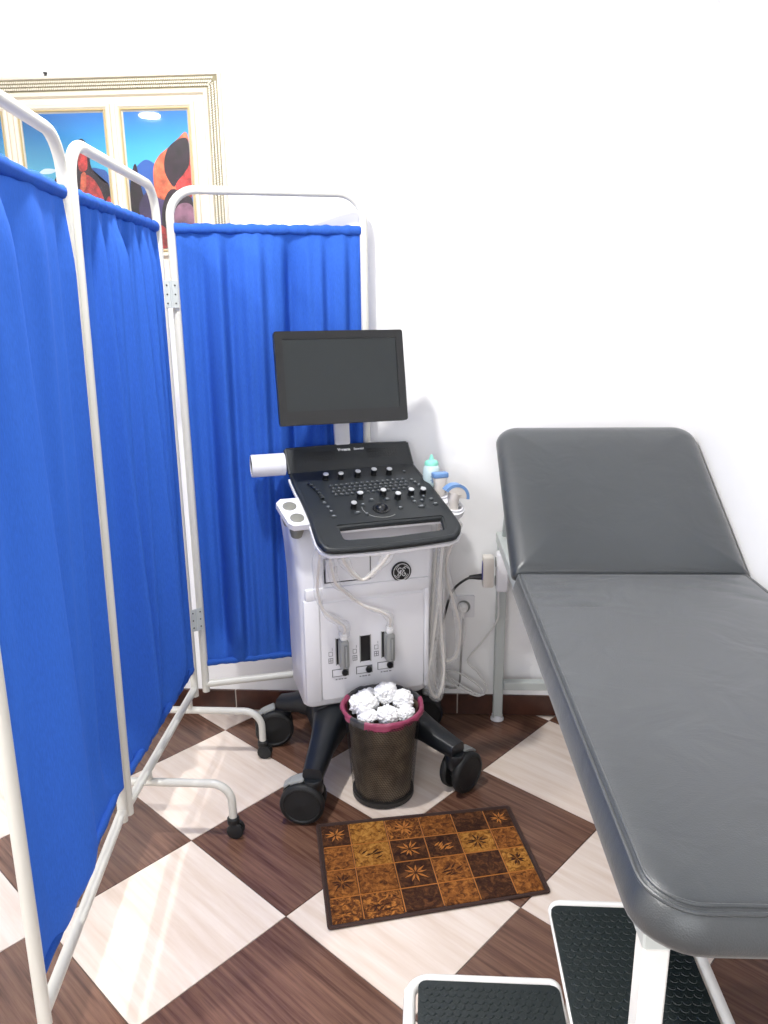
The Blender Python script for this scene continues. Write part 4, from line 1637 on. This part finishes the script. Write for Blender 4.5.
pg = thing('plugged_cord', 'grey cord with round white plug pushed into the wall socket', 'power cord', (0.137, -0.012, 0.463))
bm = BM()
lathe(bm, [(0.019, 0.0), (0.0195, 0.012), (0.017, 0.026), (0.010, 0.032)], seg=20, axis=Matrix.Rotation(PI / 2, 3, 'X'))
box(bm, (0, -0.020, -0.022), (0.017, 0.015, 0.034), bev=0.005)
obj('plug', bm, M['print_white'], pg)
bm = BM()
cable(bm, [(0, -0.020, -0.036), (0.0, -0.012, -0.075), (-0.001, -0.004, -0.14), (-0.004, -0.002, -0.22), (-0.008, -0.002, -0.32), (-0.03, -0.004, -0.345), (-0.10, -0.004, -0.33)], 0.0040)
obj('cord', bm, M['grey_cable'], pg)

eb = thing('extension_block', 'white multi-socket extension block strapped beside the head of the couch', 'socket block', (0.268, -0.104, 0.560))
bm = BM()
box(bm, (0.006, 0.0, 0.082), (0.046, 0.052, 0.150), bev=0.010, seg=3)
ebb = obj('block_body', bm, M['white_plastic'], eb)
for z in (0.045, 0.118):
    bm = BM()
    lathe(bm, [(0.019, 0.0), (0.019, 0.003), (0.015, 0.0005), (0.0, 0.0003)], c=(-0.0166, 0.0, z), seg=20, axis=Matrix.Rotation(-PI / 2, 3, 'Y'), cap1=False)
    obj('outlet', bm, M['grey_plastic'], ebb)
bm = BM()
cable(bm, [(-0.005, 0.010, 0.006), (-0.004, 0.006, -0.05), (-0.003, 0.004, -0.10), (-0.020, 0.02, -0.15), (-0.062, 0.04, -0.225), (-0.111, 0.046, -0.300), (-0.075, 0.046, -0.345), (-0.045, 0.046, -0.39), (-0.034, 0.044, -0.42),
           (-0.055, 0.044, -0.447), (-0.110, 0.05, -0.425), (-0.165, 0.055, -0.388), (-0.198, 0.055, -0.362), (-0.165, 0.058, -0.352), (-0.10, 0.056, -0.385), (-0.05, 0.05, -0.43), (-0.066, 0.042, -0.450), (-0.12, 0.042, -0.430), (-0.18, 0.050, -0.395), (-0.22, 0.06, -0.36)], 0.0036)
obj('cord', bm, M['white_cable'], ebb)

ad = thing('plug_adapter', 'cream cube adapter with a blue face plugged into the extension block', 'adapter', (0.222, -0.104, 0.585))
bm = BM()
box(bm, (0, 0.0, 0.058), (0.040, 0.052, 0.116), bev=0.006, seg=2)
adb = obj('adapter_body', bm, M['cable'], ad)
bm = BM()
box(bm, (-0.0205, -0.001, 0.060), (0.003, 0.034, 0.066), bev=0.001, seg=1)
obj('blue_face', bm, M['blue_plastic'], adb, smooth=False)
bk = thing('machine_power_cord', 'black power cord arching from the cube adapter to the machine', 'power cord', (0.196, -0.104, 0.620))
bm = BM()
tube(bm, smooth_path([(0.004, 0, 0.0), (-0.012, 0, -0.001), (-0.026, 0, -0.001), (-0.042, 0, -0.003)], 4), 0.010, seg=12, rfun=lambda t: 0.0125 - 0.0055 * t)
obj('plug', bm, M['black_cable'], bk)
bm = BM()
cable(bm, [(-0.036, 0, -0.002), (-0.065, 0.0, -0.018), (-0.098, 0.0, -0.050), (-0.118, 0.0, -0.10), (-0.138, 0.0, -0.18), (-0.16, 0.005, -0.25), (-0.20, 0.02, -0.29)], 0.0048)
obj('cord', bm, M['black_cable'], bk)

# ================================================================ WASTE BIN
bn = thing('waste_bin', 'round black wire mesh waste bin with pink liner in front of the machine', 'bin', (-0.146, -0.528, 0))
H, R0, R1 = 0.318, 0.101, 0.126
NS, NH = 84, 44
bm = BM()
grid = []
for j in range(NH + 1):
    t = j / NH
    r = R0 + (R1 - R0) * t
    grid.append([bm.verts.new((r * math.cos(2 * PI * (k + 0.5 * j) / NS), r * math.sin(2 * PI * (k + 0.5 * j) / NS), 0.012 + (H - 0.012) * t)) for k in range(NS)])
for j in range(NH):
    for k in range(NS):
        bm.faces.new((grid[j][k], grid[j][(k + 1) % NS], grid[j + 1][(k) % NS], grid[j + 1][(k - 1) % NS]))
bmesh.ops.wireframe(bm, faces=bm.faces[:], thickness=0.0021, use_replace=True, use_even_offset=False, use_boundary=True)
tag(obj('mesh_wall', bm, M['wire'], bn, smooth=False), kind='stuff')
bm = BM()
lathe(bm, [(0.0, 0.001), (R0 - 0.004, 0.001), (R0 + 0.002, 0.004), (R0 + 0.002, 0.020), (R0 - 0.003, 0.021), (0.0, 0.012)], seg=48, cap0=False, cap1=False)
bmesh.ops.remove_doubles(bm, verts=bm.verts[:], dist=1e-6)
obj('bottom_pan', bm, M['wire'], bn)
bm = BM()
tube(bm, [(R1 * math.cos(t), R1 * math.sin(t), H) for t in [2 * PI * k / 48 for k in range(48)]], 0.004, seg=8, closed=True)
obj('rim', bm, M['wire'], bn)
# liner inside the mesh, and its cuff folded over the rim
rb_ = random.Random(5)
qq = [rb_.uniform(0, 6.28) for _ in range(8)]


def crinkle(a, t):
    return 0.5 * math.sin(7 * a + qq[0] + 3 * t) + 0.35 * math.sin(13 * a + qq[1] - 5 * t) + 0.3 * math.sin(23 * a + qq[2] + 9 * t) + 0.2 * math.sin(41 * a + qq[3])


bm = BM()
NA = 120
rows = []
for j in range(20):
    t = j / 19
    r = (R0 - 0.006) + (R1 - R0) * t
    rows.append([bm.verts.new(((r - 0.0035 + 0.0022 * crinkle(2 * PI * k / NA, t)) * math.cos(2 * PI * k / NA), (r - 0.0035 + 0.0022 * crinkle(2 * PI * k / NA, t)) * math.sin(2 * PI * k / NA), 0.022 + (H + 0.004 - 0.022) * t)) for k in range(NA)])
for a, b in zip(rows, rows[1:]):
    for k in range(NA):
        bm.faces.new((a[k], a[(k + 1) % NA], b[(k + 1) % NA], b[k]))
bm.faces.new(rows[0][::-1])
ln = obj('liner', bm, M['grey_bag'], bn, angle=180)
bm = BM()
rows = []
for j in range(9):
    t = j / 8
    row = []
    for k in range(NA):
        a = 2 * PI * k / NA
        cr = crinkle(a, t * 0.4)
        front = max(0.0, -math.sin(a))
        drop = 0.010 + 0.012 * (0.5 + 0.5 * math.sin(3 * a + 0.8)) + 0.006 * cr
        if t < 0.35:
            r, z = R1 - 0.012 + 0.010 * (t / 0.35), H - 0.03 + 0.040 * (t / 0.35)
        else:
            s = (t - 0.35) / 0.65
            ang = min(s / 0.35, 1) * PI
            r = R1 + 0.004 - 0.006 * math.cos(ang) + 0.001
            z = H + 0.010 + 0.003 * math.sin(ang) - max(0, s - 0.3) / 0.7 * drop
        r += 0.0018 * cr * (0.4 + t)
        row.append(bm.verts.new((r * math.cos(a), r * math.sin(a), z + 0.002 * cr)))
    rows.append(row)
for a, b in zip(rows, rows[1:]):
    for k in range(NA):
        ang = 2 * PI * k / NA
        f = bm.faces.new((a[k], a[(k + 1) % NA], b[(k + 1) % NA], b[k]))
        f.material_index = 1 if math.sin(ang) + 0.25 * crinkle(ang, 0) > 0.35 or abs(ang - 4.1) < 0.22 else 0
obj('liner_cuff', bm, [M['pink_bag'], M['dark_bag']], ln, angle=180)
ln['label'] = 'grey-brown plastic liner seen through the mesh'


# crumpled tissues filling the bin
def crumple(r, seed, squash=0.8):
    rnd = random.Random(seed)
    bm = BM()
    bmesh.ops.create_icosphere(bm, subdivisions=4, radius=1.0)
    dirs = [(Vector((rnd.gauss(0, 1), rnd.gauss(0, 1), rnd.gauss(0, 1))).normalized(), rnd.uniform(-0.26, 0.22), rnd.uniform(2, 7)) for _ in range(26)]
    for v in bm.verts:
        n = v.co.normalized()
        s = 1.0
        for d, a, k in dirs:
            s += a * math.exp(-k * (1 - n.dot(d)) * 3) + 0.02 * math.sin(9 * n.dot(d) * k)
        v.co = Vector((n.x * s * r, n.y * s * r, n.z * s * r * squash))
    return bm


TB_ = [(-0.052, -0.012, 0.322, 0.046, 'big round crumpled white tissue on the left of the bin heap'),
       (0.010, 0.042, 0.336, 0.042, 'tall crumpled white tissue at the back peak of the bin heap'),
       (0.062, 0.030, 0.322, 0.036, 'crumpled white tissue at the right back of the bin heap'),
       (0.070, -0.028, 0.306, 0.030, 'small crumpled white tissue at the right front of the bin heap'),
       (0.018, -0.050, 0.312, 0.038, 'crumpled white tissue at the front middle of the bin heap'),
       (-0.040, -0.062, 0.306, 0.031, 'low crumpled white tissue at the left front of the bin heap'),
       (-0.050, 0.052, 0.316, 0.034, 'crumpled white tissue at the left back of the bin heap')]
for n, (x, y, z, r, lab) in enumerate(TB_):
    o = obj('crumpled_tissue', crumple(r, 40 + n), M['tissue'], angle=35)
    o.location = (-0.146 + x * 1.08, -0.528 + y * 1.08, z + 0.006)
    tag(o, lab, 'tissue', 'tissues in the waste bin')

# ================================================================ DOORMAT
MC = [Vector((-0.343, -0.722)), Vector((0.267, -0.601)), Vector((0.343, -0.970)), Vector((-0.253, -1.129))]
mx_ = (MC[0] + MC[1] + MC[2] + MC[3]) / 4
ux = ((MC[1] - MC[0]) + (MC[2] - MC[3])).normalized()
ma = math.atan2(ux.y, ux.x)
mt = thing('doormat', 'brown and ochre patchwork doormat lying on the tiles before the bin', 'mat', (mx_.x, mx_.y, 0), ma)
MI = Matrix.Rotation(-ma, 2)
loc4 = [MI @ (c - mx_) for c in MC]          # corners: top-left, top-right, bottom-right, bottom-left


def MP(u, v):
    a = loc4[0].lerp(loc4[1], u)
    b = loc4[3].lerp(loc4[2], u)
    return a.lerp(b, v)


bm = BM()
for pts, z0, z1 in (([MP(0, 0), MP(1, 0), MP(1, 1), MP(0, 1)], 0.0006, 0.0050),):
    vs0 = [bm.verts.new((p.x, p.y, z0)) for p in pts]
    vs1 = [bm.verts.new((p.x, p.y, z1)) for p in pts]
    bm.faces.new(vs0)
    bm.faces.new(vs1[::-1])
    for i in range(4):
        bm.faces.new((vs0[i - 1], vs0[i], vs1[i], vs1[i - 1]))
bmesh.ops.recalc_face_normals(bm, faces=bm.faces[:])
obj('backing', bm, M['fabric_back'], mt, smooth=False)
bm = BM()
bp4 = [MP(0, 0), MP(1, 0), MP(1, 1), MP(0, 1)]
tube(bm, round_path([(p.x, p.y, 0.0052) for p in bp4], 0.006, n=3, closed=True), 0.0048, seg=8, closed=True)
obj('binding', bm, M['mat_border'], mt)


def patch_mat(name, c0, c1, c2, sc):
    m = mat(name, c0, 0.95, bump=0.7, bscale=350, spec=0.1)
    nt = m.node_tree
    p = nt.nodes['Principled BSDF']
    tc = nt.nodes.new('ShaderNodeTexCoord')
    oi = nt.nodes.new('ShaderNodeObjectInfo')
    va = nt.nodes.new('ShaderNodeVectorMath')
    ml = nt.nodes.new('ShaderNodeMath')
    ml.operation = 'MULTIPLY'
    ml.inputs[1].default_value = 19
    nt.links.new(oi.outputs['Random'], ml.inputs[0])
    nt.links.new(tc.outputs['Object'], va.inputs[0])
    nt.links.new(ml.outputs[0], va.inputs[1])
    n = nt.nodes.new('ShaderNodeTexNoise')
    n.inputs['Scale'].default_value = sc
    n.inputs['Detail'].default_value = 5
    n.inputs['Roughness'].default_value = 0.7
    n.inputs['Distortion'].default_value = 0.9
    nt.links.new(va.outputs[0], n.inputs['Vector'])
    cr = nt.nodes.new('ShaderNodeValToRGB')
    e = cr.color_ramp.elements
    e[0].position, e[0].color = 0.36, c1
    e[1].position, e[1].color = 0.64, c2
    q = e.new(0.5)
    q.color = c0
    nt.links.new(n.outputs['Fac'], cr.inputs[0])
    nt.links.new(cr.outputs[0], p.inputs['Base Color'])
    return m


M['pd'] = patch_mat('dark_brown_pile', srgb(66, 42, 30), srgb(44, 28, 24), srgb(104, 66, 40), 45)
M['po'] = patch_mat('ochre_pile', srgb(150, 100, 44), srgb(88, 52, 28), srgb(184, 134, 66), 60)
M['pr'] = patch_mat('rust_pile', srgb(120, 72, 36), srgb(66, 40, 26), srgb(160, 104, 50), 60)
M['pm'] = patch_mat('mottled_brown_pile', srgb(104, 62, 34), srgb(52, 32, 24), srgb(184, 120, 56), 70)
M['leaf_l'] = mat('ochre_motif', srgb(178, 114, 56), 0.95, bump=0.5, bscale=300, spec=0.1)
M['leaf_d'] = mat('brown_motif', srgb(58, 36, 27), 0.95, bump=0.5, bscale=300, spec=0.1)
LAYOUT = [['pd', 'po', 'pm', 'pr', 'pd', 'pd'],
          ['pr', 'po', 'pd', 'pd', 'po', 'pr'],
          ['pr', 'pr', 'pd', 'pr', 'pd', 'po'],
          ['pm', 'pm', 'pd', 'pr', 'pd', 'pr']]
MOT = {(0, 0): 'l', (0, 5): 'l', (0, 2): 'l', (1, 2): 'l', (1, 1): 'd', (3, 1): 'd', (2, 5): 'd', (2, 3): 'd', (1, 4): 'd', (1, 3): 'l', (2, 0): 'd', (2, 2): 'l'}
us_ = [0.012, 0.155, 0.340, 0.515, 0.685, 0.855, 0.988]
vs_ = [0.016, 0.26, 0.50, 0.76, 0.984]
rm = random.Random(9)
for j in range(4):
    for i in range(6):
        g = 0.0045
        u0, u1, v0, v1 = us_[i] + g, us_[i + 1] - g, vs_[j] + g * 1.5, vs_[j + 1] - g * 1.5
        cen = MP((u0 + u1) / 2, (v0 + v1) / 2)
        P = [MP(u0, v0) - cen, MP(u1, v0) - cen, MP(u1, v1) - cen, MP(u0, v1) - cen]
        bm = BM()
        lo = [bm.verts.new((p.x, p.y, 0.005)) for p in P]
        hi = [bm.verts.new((p.x * 0.97, p.y * 0.97, 0.0072)) for p in P]
        for k in range(4):
            bm.faces.new((lo[k - 1], lo[k], hi[k], hi[k - 1]))
        bm.faces.new(hi)
        bmesh.ops.recalc_face_normals(bm, faces=bm.faces[:])
        if bm.faces[-1].normal.z < 0:
            bmesh.ops.reverse_faces(bm, faces=bm.faces[:])
        pt = obj('patch', bm, M[LAYOUT[j][i]], mt, smooth=False, loc=(cen.x, cen.y, 0))
        if (j, i) in MOT:
            bm = BM()
            w = min((P[1] - P[0]).length, (P[3] - P[0]).length) * 0.42
            kinds = rm.choice(['palm', 'sprig']) if (j, i) not in ((0, 0), (0, 5), (1, 2)) else 'palm'
            nl = 9 if kinds == 'palm' else 7
            for k in range(nl):
                if kinds == 'palm':
                    a = 2 * PI * k / nl + rm.uniform(-.2, .2)
                    o_ = Vector((0, 0))
                    ln_ = w * rm.uniform(.75, 1.05)
                else:
                    a = 0.6 + rm.uniform(-.35, .35)
                    o_ = Vector((-w * 0.7 + rm.uniform(-.3, .9) * w, -w * .5 + rm.uniform(-.3, .6) * w))
                    ln_ = w * 0.8
                d2 = Vector((math.cos(a), math.sin(a)))
                s2 = Vector((-d2.y, d2.x)) * 0.0032
                f = [o_ + d2 * ln_ * .12, o_ + d2 * ln_ * .5 + s2, o_ + d2 * ln_, o_ + d2 * ln_ * .5 - s2]
                top = [bm.verts.new((q.x, q.y, 0.0079)) for q in f]
                bt2 = [bm.verts.new((q.x, q.y, 0.0070)) for q in f]
                bm.faces.new(top[::-1] if (f[1] - f[0]).cross(f[2] - f[0]) < 0 else top)
                for q in range(4):
                    bm.faces.new((top[q - 1], bt2[q - 1], bt2[q], top[q]))
            obj('leaf_motif', bm, M['leaf_l' if MOT[(j, i)] == 'l' else 'leaf_d'], pt, smooth=False)
# pale stitched lines between patches
bm = BM()
for u in us_[1:-1]:
    a, b = MP(u, 0.03), MP(u, 0.97)
    tube(bm, [(a.x, a.y, 0.0056), (b.x, b.y, 0.0056)], 0.0016, seg=6)
for v in vs_[1:-1]:
    a, b = MP(0.02, v), MP(0.98, v)
    tube(bm, [(a.x, a.y, 0.0056), (b.x, b.y, 0.0056)], 0.0016, seg=6)
obj('seam_lines', bm, M['leaf_l'], mt)

# ================================================================ STEP STOOL
st = thing('step_stool', 'white tubular double step stool with black ribbed rubber treads beside the couch', 'step stool', (0.0, -1.440, 0))
SD = 0.355        # depth along -y


def step(name, x0, x1, z, rad):
    w = 0.0125
    bm = BM()
    tube(bm, round_path([(x0 + w, -SD + w, z - w), (x1 - w, -SD + w, z - w), (x1 - w, -w, z - w), (x0 + w, -w, z - w)], rad, n=8, closed=True), w, seg=12, closed=True)
    fr = obj(name, bm, M['stool_white'], st)
    bm = BM()
    pts = rrect(x0 + (0.030 if z < 0.3 else 0.003), -SD + 0.030, x1 - (0.007 if z < 0.3 else 0.030), -0.027, 0.018, n=4)
    plate(bm, pts, [], lambda x, y, h: Vector((x, y, z + 0.003 + h)), 0.010)
    td = obj('tread', bm, M['tread'], fr, angle=40)
    # overlapping scale-like ribs moulded in the rubber
    bm = BM()
    nx_, ny_ = max(3, int((x1 - x0 - 0.03) / 0.0165)), int((SD - 0.065) / 0.015)
    for j in range(ny_):
        for i in range(nx_):
            cx_ = x0 + (0.042 if z < 0.3 else 0.016) + i * 0.0165 + (0.00825 if j % 2 else 0)
            cy_ = -SD + 0.042 + j * 0.015
            if cx_ > x1 - (0.017 if z < 0.3 else 0.040):
                continue
            tube(bm, [(cx_ + 0.0075 * math.cos(a), cy_ + 0.0075 * math.sin(a), z + 0.0033) for a in [PI + k * PI / 6 for k in range(7)]], 0.0009, seg=4)
    tag(obj('rib', bm, M['tread'], td, smooth=False), kind='stuff')
    return fr


step('lower_step', -0.045, 0.285, 0.205, [0.045, 0.012, 0.012, 0.045])
step('upper_step', 0.247, 0.526, 0.405, [0.016, 0.016, 0.016, 0.016])
w = 0.0125
for x, zt in ((-0.045 + w, 0.16), (0.30, 0.392), (0.526 - w, 0.392)):
    for y in (-w, -SD + w):
        bm = BM()
        yo = y if x < 0 else y * 0.75 - 0.045
        if x < 0:
            pts = [(x, yo + (-0.03 if y > -0.1 else 0.03), 0.192), (x, yo, 0.12), (x, yo, 0.012)]
            tube(bm, round_path(pts, 0.03, n=5), w * 0.95, seg=12)
        else:
            tube(bm, [(x, yo, zt), (x, yo, 0.012)], w * 0.95, seg=12)
        lg = obj('leg', bm, M['stool_white'], st)
        bm = BM()
        lathe(bm, [(0.015, 0.0003), (0.0155, 0.004), (0.0145, 0.026), (0.0125, 0.028)], c=(x, yo, 0), seg=14)
        obj('rubber_foot', bm, M['rubber'], lg)
# side skirt of the upper step on the far side
bm = BM()
box(bm, (0.526 - 0.006, -SD / 2, 0.34), (0.006, SD - 0.03, 0.075), bev=0.001, seg=1)
obj('side_plate', bm, M['stool_white'], st, smooth=False)
